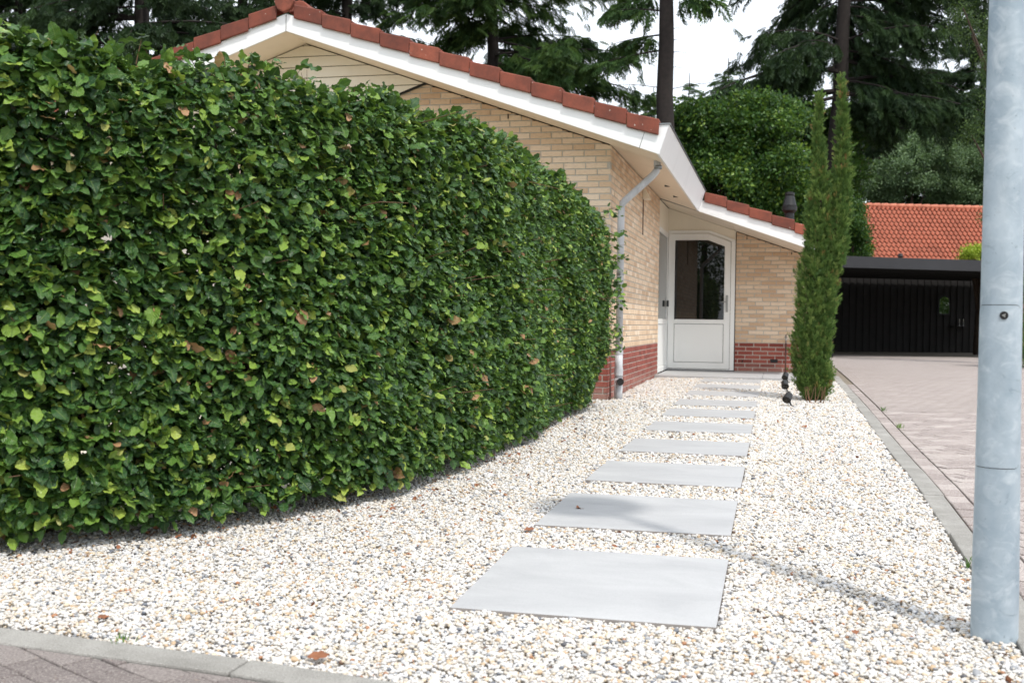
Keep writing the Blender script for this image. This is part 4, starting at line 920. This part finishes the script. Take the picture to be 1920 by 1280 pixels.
# ------------------------------------------------------------------ cypress by the drive
def cypress():
    D = 12.0; e = empty('italian_cypress', (.40, 12.0, zg(12)), 'slender columnar cypress with two tips beside the driveway', 'tree')
    prof_l = [(752, 1520, 12), (735, 1517, 24), (715, 1513, 27), (650, 1513, 28), (600, 1516, 27), (550, 1521, 27), (500, 1529, 29), (450, 1534, 29), (400, 1538, 28), (350, 1538, 24), (300, 1535, 20), (250, 1533, 18), (215, 1536, 13), (178, 1538, 5)]
    prof_r = [(752, 1536, 12), (735, 1537, 22), (715, 1536, 25), (650, 1535, 26), (600, 1540, 25), (550, 1547, 25), (500, 1556, 27), (450, 1562, 28), (400, 1570, 29), (350, 1576, 27), (300, 1580, 22), (250, 1580, 21), (200, 1579, 17), (165, 1578, 9), (145, 1577, 3)]
    P = []; Z = []; X = []; S = []; spine = []
    for prof, nn in ((prof_l, 3900), (prof_r, 4200)):
        ys_ = np.array([q[0] for q in prof])[::-1]; cs = np.array([q[1] for q in prof])[::-1]; ws = np.array([q[2] for q in prof])[::-1]
        yy = RNG.uniform(ys_[0], ys_[-1], nn*2); wt = np.interp(yy, ys_, ws)/30; yy = yy[RNG.random(nn*2) < wt*np.interp(yy, [150, 330, 430], [.5, .65, 1])][:nn]
        c = np.interp(yy, ys_, cs); h = np.maximum(1.5, np.interp(yy, ys_, ws)-np.interp(yy, [150, 250, 330, 420, 760], [14, 13, 11, 6, 3]))/FPX*D
        ctr = np.array([atd(a, b, D) for a, b in zip(c, yy)]); th = RNG.uniform(0, 6.283, len(yy)); lump = 1+.20*np.sin(th*3+yy*.045)+.14*np.sin(th*5-yy*.09)+.10*np.sin(yy*.21+th*2)
        rr = h*lump*np.sqrt(RNG.uniform(.25, 1.0, len(yy))); o = np.stack([np.cos(th), np.sin(th), 0*th], 1)
        P.append(ctr+o*rr[:, None]*.93); X.append(unit(o*RNG.uniform(.15, .75, (len(yy), 1))+np.array([0, 0, 1.])+RNG.normal(0, .2, (len(yy), 3)))); S.append(RNG.uniform(.06, .125, len(yy))*np.where(yy < 260, 1.0, 1))
        spine.append([atd(np.interp(b, ys_, cs), b, D) for b in np.linspace(ys_[-1]+5, ys_[0], 10)])
    P = np.concatenate(P); X = np.concatenate(X); S = np.concatenate(S); rot_ = frames_to_euler(X, unit(RNG.normal(0, 1, (len(P), 3))))
    scatter('crown', 'cypress', SPG, P, rot_, S, e)
    for sp in spine: MB().tube(sp, list(np.linspace(.035, .006, 10)), 8).build('trunk', 'bark', e, smooth=True)
    lb = MB()
    for i in range(9):
        a = random.uniform(0, 6.28); b = np.array([.40+random.uniform(-.08, .08), 12+random.uniform(-.06, .06), zg(12)-.02]); r_ = random.uniform(.03, .09); lb.tube([b, b+np.array([math.cos(a)*r_*.6, math.sin(a)*r_*.6, .08]), b+np.array([math.cos(a)*r_, math.sin(a)*r_, .2])], [.007, .005, .003], 5)
    lb = lb.build('lower_branches', 'twig', e); lb['kind'] = 'stuff'
cypress()

# ------------------------------------------------------------------ trees
def conifer(px, py0, d, H, tr, base_h, Rr, seed, label, dark=False, lean=0, limbs=None, azr=None, dens=1.0, spr_s=.75, droop=.55, group='conifers behind the bungalow'):
    rs = np.random.default_rng(seed); g = atd(px, py0, d); x, y = g[0], g[1]; z0 = -.35
    e = empty('conifer', (x, y, z0), label, 'tree', group)
    n = 14; zz = np.linspace(z0, H, n); tx = x+lean*(zz/H)+rs.normal(0, .03, n)
    MB().tube([(a, y, b) for a, b in zip(tx, zz)], [max(.02, tr*(1-.85*(b-z0)/(H-z0))*(1.25 if b < .3 else 1)) for b in zz], 12).build('trunk', 'dark_bark', e, smooth=True)
    lm = MB(); P = []; X = []; S = []; h = base_h
    while h < H-.3:
        f = (h-base_h)/(H-base_h); nl = rs.integers(2, 4)
        for k in range(nl):
            az = rs.uniform(0, 6.283)
            if azr is not None and math.cos(az)*CF[0]+math.sin(az)*CF[1] < azr: continue
            L = Rr*(1-f)**.75*rs.uniform(.35, 1.12)+.3*(1-.6*f); dv = np.array([math.cos(az), math.sin(az), 0]); up = rs.uniform(-.22, .30)
            b = np.array([np.interp(h, zz, tx), y, h]); ts = np.linspace(0, 1, 6); pts = [b+dv*L*t+np.array([0, 0, L*(up*t-.30*droop*t*t)]) for t in ts]
            lm.tube(pts, list(np.linspace(max(.012, .045*L/Rr*tr/.2), .006, 6)), 5, cap=False)
            m_ = max(3, int(L*11*dens)); t = rs.uniform(.12, 1, m_)**.8; side_ = rs.choice([-1, 1], m_); la = np.cross(dv, [0, 0, 1.])
            q = b+dv*(L*t)[:, None]+np.stack([rs.normal(0, .16, m_), rs.normal(0, .16, m_), L*(up*t-.30*droop*t*t)-rs.exponential(.16+.12*droop, m_)*(1-.9*f)], 1)
            xd = unit(dv*rs.uniform(.2, 1.0, (m_, 1))+la*(side_*rs.uniform(.15, 1., m_))[:, None]+np.array([0, 0, -1])*rs.uniform(.15, 1.3*droop+.6, (m_, 1))*(1-.95*f))
            P.append(q); X.append(xd); S.append(.72*spr_s*rs.uniform(.6, 1.15, m_)*(1-.62*f))
        h += rs.uniform(.14, .27)*(1 if H < 14 else 1.15)
    P = np.concatenate(P); X = np.concatenate(X); S = np.concatenate(S); rot_ = frames_to_euler(X, unit(np.array([0, 0, 1.])+rs.normal(0, .3, (len(P), 3))))
    lm = lm.build('limbs', 'dark_bark', e); lm['kind'] = 'stuff'
    scatter('crown', 'spd' if dark else 'spr', SPD if dark else SPR, P, rot_, S, e); return e
conifer(265, 50, 27, 17, .30, 3.0, 4.6, 11, 'dark conifer behind the hedge with bare limbs, upper left of the photo', True, dens=2.0)
conifer(40, 50, 31, 17, .28, 2.0, 4.4, 12, 'dark conifer at the far upper left corner above the hedge', True, dens=2.6)
conifer(455, 40, 34, 18, .3, 2.0, 4.8, 13, 'dense dark conifer just left of the roof ridge', True, dens=2.6)
conifer(650, 60, 38, 24, .3, 2.0, 5.6, 14, 'dense conifer directly behind the roof ridge', True, dens=2.4)
conifer(925, 60, 33, 22, .27, 3.5, 5.2, 15, 'feathery green conifer behind the middle of the long rake', False, dens=3.2)
conifer(1246, 230, 29, 18, .33, 12.0, 3.4, 16, 'conifer with tall bare dark trunk right of the gutter end', False, dens=1.8)
conifer(1556, 300, 36, 22, .36, 8.2, 5.6, 17, 'big dark drooping conifer whose trunk stands behind the cypress', True, dens=3.2, droop=1.0, spr_s=.8, lean=.75, azr=-.72)
conifer(1690, 300, 66, 24, .3, 2.0, 5.6, 19, 'dark tall conifer filling the gap between cypress and lamp post', True, dens=2.0, spr_s=1.1)
conifer(1840, 300, 66, 25, .3, 2.0, 5.6, 20, 'dark tall conifer directly behind the lamp post', True, dens=2.0, spr_s=1.1)
conifer(1470, 300, 62, 10.5, .3, 2.0, 4.6, 21, 'mid green conifer behind the bright broadleaf tree', False, dens=1.8, spr_s=1.1)
conifer(1750, 300, 76, 18, .3, 3.0, 4.8, 18, 'broad shaded conifer above the orange roof, left of the lamp post', True, dens=1.1)
for i, (px, top, d, lab) in enumerate([(1180, 180, 62, 'tiny far spruce tip above the roof slope'), (1290, 138, 66, 'far slim spruce just right of the bare trunk'), (1362, 110, 60, 'far pointed spruce between the two big trunks'), (1225, 165, 55, 'far spruce half hidden by the bare trunk')]):
    Hh = atd(px, top, d)[2]; conifer(px, 300, d, Hh, .16, 3.0, 2.6, 30+i, lab, False, dens=1.5, spr_s=1.5, group='far spruces on the skyline')
# lower left branch and dead twigs of the bare-trunk conifer
bt = [o for o in COL.objects if o.name.startswith('conifer') and o.get('label', '').startswith('conifer with tall bare')][0]
rs = np.random.default_rng(5); g = atd(1246, 230, 29); P = []; X = []; lm = MB()
for (z, L, az, up) in ((7.9, 1.9, math.pi+.1, -.10), (8.3, 1.6, math.pi-.3, .05), (8.9, 1.5, 3.4, .1), (9.2, 1.3, .1, .1), (9.3, 1.5, 2.9, .05)):
    dv = np.array([math.cos(az), math.sin(az), 0]); b = np.array([g[0], g[1], z]); lm.tube([b+dv*L*t+np.array([0, 0, L*(up*t-.1*t*t)]) for t in np.linspace(0, 1, 6)], list(np.linspace(.03, .006, 6)), 5)
    for i in range(26):
        t = rs.uniform(.25, 1); P.append(b+dv*L*t+np.array([0, 0, L*(up*t-.1*t*t)])); X.append(dv*rs.uniform(.2, .8)+np.array([rs.normal(0, .3), rs.normal(0, .5), -rs.uniform(.1, .8)]))
for (z, L, az) in ((6.9, 1.6, math.pi+.2), (6.85, 1.7, -.2), (7.4, .5, .2), (8.1, .4, -.1), (7.8, .6, .3), (8.4, .5, 0)):
    dv = np.array([math.cos(az), math.sin(az), .06]); b = np.array([g[0], g[1], z]); lm.tube([b, b+dv*L*.5+np.array([0, 0, .04]), b+dv*L], [.014, .009, .003], 4)
lm = lm.build('low_limbs', 'dark_bark', bt); lm['kind'] = 'stuff'
P = np.array(P); X = unit(np.array(X)); scatter('low_foliage', 'spr', SPR, P, frames_to_euler(X, unit(np.array([0, 0, 1.])+rs.normal(0, .3, (len(P), 3)))), rs.uniform(.4, .7, len(P)), bt)

def broadleaf(name, lobes, trunk, d, seed, label, meshes, key, n, cs, cat='tree', group=None):
    """lobes: (px,py,rpx) circles in photo pixels read at depth d, given depth of their own"""
    rs = np.random.default_rng(seed); g = atd(trunk, 600, d); e = empty(name, (g[0], g[1], -.35), label, cat, group); P = []; N_ = []; A = sum(l[2]**2 for l in lobes); lm = MB()
    for (px, py, rp) in lobes:
        c = atd(px, py, d)+CF*rs.uniform(-.25, .25)*rp*d/FPX*2; r_ = rp*d/FPX; m_ = int(n*rp*rp/A); ns = 16; per = max(4, m_//ns)
        for q in range(ns):
            v = unit(rs.normal(0, 1, 3)+np.array([0, 0, .25])); sc = c+v*r_*rs.uniform(.45, .98)*np.array([1, 1, .9]); sr = r_*rs.uniform(.22, .42)
            w_ = unit(rs.normal(0, 1, (per, 3))); w_[:, 2] = np.abs(w_[:, 2])*.75-.12; P.append(sc+w_*sr*rs.uniform(.5, 1.05, (per, 1)))
        lm.tube([(g[0], g[1], max(0, c[2]*.35)), (np.array([g[0], g[1], c[2]*.5])+c)/2, c], [.06, .045, .015], 5, cap=False)
    P = np.concatenate(P); k = P[:, 2] > -.2; P = P[k]
    topz = max(p[2] for p in P); MB().tube([(g[0], g[1], -.35), (g[0], g[1], topz*.35), (g[0]+.1, g[1], topz*.7)], [.16, .11, .04], 10).build('trunk', 'bark', e, smooth=True)
    lm = lm.build('limbs', 'bark', e); lm['kind'] = 'stuff'
    scatter('crown', key, meshes, P, rs.uniform(0, 6.283, (len(P), 3)), cs*rs.uniform(.7, 1.3, len(P)), e); return e
GB = 'broadleaf trees beyond the bungalow'
broadleaf('broadleaf_tree', [(1320, 300, 75), (1400, 250, 80), (1370, 350, 80), (1450, 300, 75), (1300, 240, 50), (1460, 225, 48), (1390, 205, 36), (1280, 330, 50), (1480, 380, 60), (1420, 410, 60)], 1390, 31, 41, 'bright green broadleaf tree right behind the gutter and porch roof', CLB, 'clb', 3600, .62, group=GB)
broadleaf('broadleaf_tree', [(1500, 270, 60), (1530, 340, 65), (1560, 250, 55), (1570, 330, 50), (1500, 400, 60), (1565, 400, 45)], 1540, 38, 42, 'shadowy broadleaf tree filling the gap behind the cypress', CLB, 'clb', 1900, .7, group=GB)
broadleaf('broadleaf_tree', [(1612, 445, 22), (1592, 430, 30), (1600, 400, 26), (1600, 470, 28)], 1605, 35, 43, 'small green tree overhanging the left end of the orange roof', CLB, 'clb', 800, .42, group=GB)
broadleaf('broadleaf_tree', [(1690, 330, 50), (1740, 310, 48), (1720, 280, 34), (1660, 350, 45)], 1700, 60, 44, 'pale grey-green tree behind the orange roof, left one', CLG, 'clg', 1500, .75, group=GB)
broadleaf('broadleaf_tree', [(1790, 340, 55), (1840, 330, 60), (1880, 340, 60), (1810, 370, 40)], 1820, 61, 45, 'green tree behind the orange roof, beside the lamp post', CLG, 'clg', 1600, .75, group=GB)
broadleaf('broadleaf_tree', [(1830, 60, 50), (1850, 130, 45), (1800, 20, 40), (1880, 60, 60), (1845, 210, 40), (1900, 180, 60), (1820, 250, 28), (1900, 300, 60), (1860, 410, 16), (1930, 400, 60)], 1935, 24, 46, 'loose feathery tree whose branches hang beside the lamp post', CLS, 'cls', 620, .30, group=GB)
broadleaf('broadleaf_tree', [(1660, 260, 70), (1720, 200, 80), (1800, 230, 80), (1860, 280, 80), (1650, 330, 60)], 1740, 75, 47, 'dark far woodland tree behind the pale ones on the right', CLB, 'clb', 1700, 1.2, group=GB)
broadleaf('shrub', [(1815, 478, 18), (1840, 470, 18), (1830, 485, 22), (1900, 480, 20)], 1835, 33, 48, 'lime yellow shrub showing above the black carport roof', CLL, 'cll', 260, .30, cat='shrub')

def added_street_tree(x, y, h, r_, seed, label):  # unseen trees added behind the camera to darken the door glass reflection
    rs = np.random.default_rng(seed); e = empty('added_street_tree', (x, y, -.35), label, 'tree', 'unseen trees across the street, added to darken the door glass'); n = 700; v = unit(rs.normal(0, 1, (n, 3))); P = np.array([x, y, h*.58])+v*(rs.uniform(.3, 1, (n, 1))**.45)*np.array([r_, r_, h*.42])
    MB().tube([(x, y, -.35), (x, y, h*.5), (x+.1, y, h*.8)], [.2, .14, .05], 10).build('trunk', 'bark', e, smooth=True); scatter('crown', 'clb', CLB, P, rs.uniform(0, 6.283, (n, 3)), rs.uniform(.7, 1.2, n), e)
added_street_tree(-9.5, -16, 9, 3.6, 91, 'unseen left tree across the street, added to darken the door glass'); added_street_tree(-3.5, -18, 10, 3.8, 92, 'unseen middle tree across the street, added to darken the door glass'); added_street_tree(2.8, -17, 8.5, 3.4, 93, 'unseen right tree across the street, added to darken the door glass')
# ------------------------------------------------------------------ carport
A = atd(1562, 479, 27.2); B = atd(1850, 488.5, 28.3); ud = B-A; ud[2] = 0; Lc = np.linalg.norm(ud); ud /= Lc; bk = np.array([-ud[1], ud[0], 0]); L2 = Lc+5.0
cz = (A[2]+B[2])/2; P0 = np.array([A[0], A[1], 0])
cp_ = empty('carport', tuple(P0+np.array([0, 0, zg(28)])), 'black flat-roofed carport at the end of the driveway', 'carport')
def cbox(u0, u1, v0, v1, z0, z1): 
    a = [P0+ud*u+bk*v for u, v in ((u0, v0), (u1, v0), (u1, v1), (u0, v1))]; return MB().prism([(p[0], p[1], z0) for p in a], (0, 0, z1-z0))
cbox(-.05, L2, 0, .035, cz-.28, cz).build('fascia', 'dark_fascia', cp_); cbox(-.03, L2, .036, 6.0, cz-.10, cz-.02).build('roof', 'dark_soffit', cp_)
for k in range(7): cbox(.1, L2-.1, .5+k*.85, .58+k*.85, cz-.26, cz-.101).build('beam', 'dark_soffit', cp_)
for u, v in ((.05, .2), (.05, 5.8), (L2-.3, .3), (L2-.3, 5.8)): cbox(u, u+.12, v, v+.12, -.1, cz-.262).build('post', 'dark_soffit', cp_)
sidew = cbox(-.02, .03, .35, 5.75, -.1, cz-.262).build('side_screen', 'dark_soffit', cp_)
fence = empty('board_fence', tuple(P0+bk*6.2+np.array([0, 0, -.05])), 'dark wooden board fence at the back of the carport', 'fence')
u = -1.0; i = 0
while u < L2+1:
    h_ = 2.3; v = 6.2+(.025 if i % 2 else 0); cbox(u, u+.145, v, v+.02, -.06, h_).build('board', 'dark_wood', fence); u += .12; i += 1
for zz in (.3, 1.0, 1.75): cbox(-1, L2+1, 6.247, 6.29, zz, zz+.06).build('rail', 'dark_wood', fence)
# mirror with arched top
mv = 6.17
def on_fence(px, py):
    d = ray(px, py); t = ((P0+bk*mv-CC)@bk)/(d@bk); return CC+d*t
q = on_fence(1770, 572); mu = (q-P0)@ud; mz = q[2]
def arch(hw, hh, mu_, mz_, v):
    pts = [(-hw, -hh), (hw, -hh)]+[(hw*math.cos(a), hh*.45+hh*.55*math.sin(a)) for a in np.linspace(0, math.pi, 11)]
    return [tuple((P0+ud*(mu_+a)+bk*v+np.array([0, 0, mz_+b]))) for a, b in pts]
mir = empty('mirror', tuple(P0+ud*mu+bk*mv+np.array([0, 0, mz-.32])), 'small arched mirror hanging on the dark fence', 'mirror')
MB().prism(arch(.22, .31, mu, mz, mv-.0), tuple(bk*.025)).build('frame', 'black_metal', mir); MB().prism(arch(.175, .265, mu, mz, mv-.008), tuple(bk*.006)).build('glass', 'mirror_glass', mir)
q = on_fence(1796, 611); tq = (q-P0)@ud; tz = q[2]
shf = cbox(tq-.35, tq+.3, 5.9, 6.17, tz-.03, tz).build('shelf', 'dark_wood'); tag(shf, 'dark shelf on the fence below the mirror, holding candlesticks', 'shelf')
for k, lab in ((0, 'left silver candlestick of the pair on the shelf'), (1, 'right silver candlestick of the pair on the shelf')):
    c = P0+ud*(tq-.05+.14*k)+bk*6.03; e = empty('candlestick', (c[0], c[1], tz), lab, 'candlestick', 'candlesticks under the mirror')
    MB().lathe([(.045, 0), (.04, .012), (.01, .02), (.008, .10), (.02, .11), (.02, .12)], (c[0], c[1], tz+.001), 14).build('stand', 'steel', e, smooth=True); MB().lathe([(.011, .121), (.011, .22), (.002, .23)], (c[0], c[1], tz+.001), 10).build('candle', 'candle_white', e, smooth=True)
# hedges on the right side of the drive
def box_hedge(name, a, b, th, h, n, label, seed):
    rs = np.random.default_rng(seed); a = np.array(a); b = np.array(b); d = b-a; L = np.linalg.norm(d); d = d/L; nn = np.array([-d[1], d[0]]); e = empty(name, (a[0], a[1], -.05), label, 'hedge')
    u = rs.uniform(0, L, n); v = rs.uniform(0, th, n); z = rs.uniform(0, h, n); k = rs.integers(0, 3, n); v = np.where(k == 0, rs.exponential(.05, n), np.where(k == 1, th-rs.exponential(.05, n), v)); z = np.where(k == 2, h-rs.exponential(.05, n), z)
    P = np.stack([a[0]+d[0]*u+nn[0]*v, a[1]+d[1]*u+nn[1]*v, z], 1); scatter('foliage', 'clb', CLB, P, rs.uniform(0, 6.283, (n, 3)), rs.uniform(.18, .3, n)*(1 if h < 2 else 1.7), e)
    for q in np.arange(.3, L, .8): MB().tube([(a[0]+d[0]*q+nn[0]*th/2, a[1]+d[1]*q+nn[1]*th/2, -.3), (a[0]+d[0]*q+nn[0]*th/2, a[1]+d[1]*q+nn[1]*th/2, h*.8)], [.03, .01], 6).build('stem', 'bark', e)
box_hedge('clipped_hedge', (4.62, 23.4), (9.5, 25.6), .9, 1.72, 2600, 'clipped green hedge glimpsed right of the lamp post', 81)
box_hedge('garden_hedge', (13.5, 30.0), (11.5, 37.5), 1.2, 3.0, 6500, 'green hedge reflected in the small mirror, right of the carport', 82)

# ------------------------------------------------------------------ neighbour's house with orange roof
nb = empty('neighbour_house', tuple(atd(1760, 600, 52)*np.array([1, 1, 0])), 'house with bright orange pantile roof behind the carport', 'house')
RA = atd(1586, 389.5, 54); RB = atd(1845, 387, 54.6); rd = RB-RA; rd[2] = 0; rd = rd/np.linalg.norm(rd); rb = np.array([-rd[1], rd[0], 0]); RL = 15.0; rz = (RA[2]+RB[2])/2; R0 = np.array([RA[0], RA[1], 0]); run, drop = 4.4, 3.7
mb = MB(); pit = .226; cols = int(RL/pit); nr = 17; nu = cols*6+1
for i in range(nr):
    f0, f1 = i/nr, (i+1.12)/nr; vs = []
    for f_, lift in ((f0, 0), (f1, .085), (f1-.022, .01)):
        for k in range(nu):
            u = k*pit/6; ph_ = (k % 6)/6*6.283; p = R0+rd*u-rb*run*f_; vs.append((p[0], p[1], rz-drop*f_+lift+.06*math.sin(ph_)+.02*math.sin(ph_*2)))
    mb.add(vs, [(k, nu+k, nu+k+1, k+1) for k in range(nu-1)]+[(nu+k, 2*nu+k, 2*nu+k+1, nu+k+1) for k in range(nu-1)], random.random())
o = mb.build('roof_tiles', 'orange_tile', nb, smooth=False); o['kind'] = 'stuff'
P4 = [R0, R0+rd*RL]; 
MB().prism([tuple(R0+np.array([0, 0, rz-.08])), tuple(R0-rb*run+np.array([0, 0, rz-drop-.08])), tuple(R0-rb*run+np.array([0, 0, rz-drop-.2])), tuple(R0+rb*run+np.array([0, 0, rz-drop-.2])), tuple(R0+rb*run+np.array([0, 0, rz-drop-.08]))], tuple(rd*RL)).build('roof_deck', 'dark_wood', nb)
a4 = [R0+rd*.3-rb*(run-.4), R0+rd*(RL-.3)-rb*(run-.4), R0+rd*(RL-.3)+rb*(run-.4), R0+rd*.3+rb*(run-.4)]
MB().prism([(p[0], p[1], -.35) for p in a4], (0, 0, rz-drop+.1)).build('wall', 'render_wall', nb)
for k in range(int(RL/.42)):
    p = R0+rd*(k*.42); mb = MB(); mb.tube([tuple(p+np.array([0, 0, rz+.02])), tuple(p+rd*.44+np.array([0, 0, rz+.035]))], [.11, .125], 10); mb.build('ridge_tile', 'orange_tile', nb, smooth=True)
q = R0+rd*((atd(1660, 470, 52)-R0)@rd)-rb*run*.86; MB().tube([(q[0], q[1], rz-drop*.86), (q[0], q[1], rz-drop*.86+.45)], .07, 10).build('vent_pipe', 'black_plastic', nb); MB().lathe([(.10, 0), (.13, .05), (.10, .16), (.03, .2)], (q[0], q[1], rz-drop*.86+.45), 12).build('vent_cap', 'black_plastic', nb)
q = R0+rd*((atd(1688, 478, 52)-R0)@rd)-rb*run*.93; sk = MB(); sk.prism([tuple(q+rd*s*.33+np.array([0, 0, rz-drop*.93+.08])) for s in (-1, 1)]+[tuple(q+rd*s*.33+rb*.25+np.array([0, 0, rz-drop*.93+.30])) for s in (1, -1)], (0, 0, .05)); sk.build('skylight', 'zinc', nb)
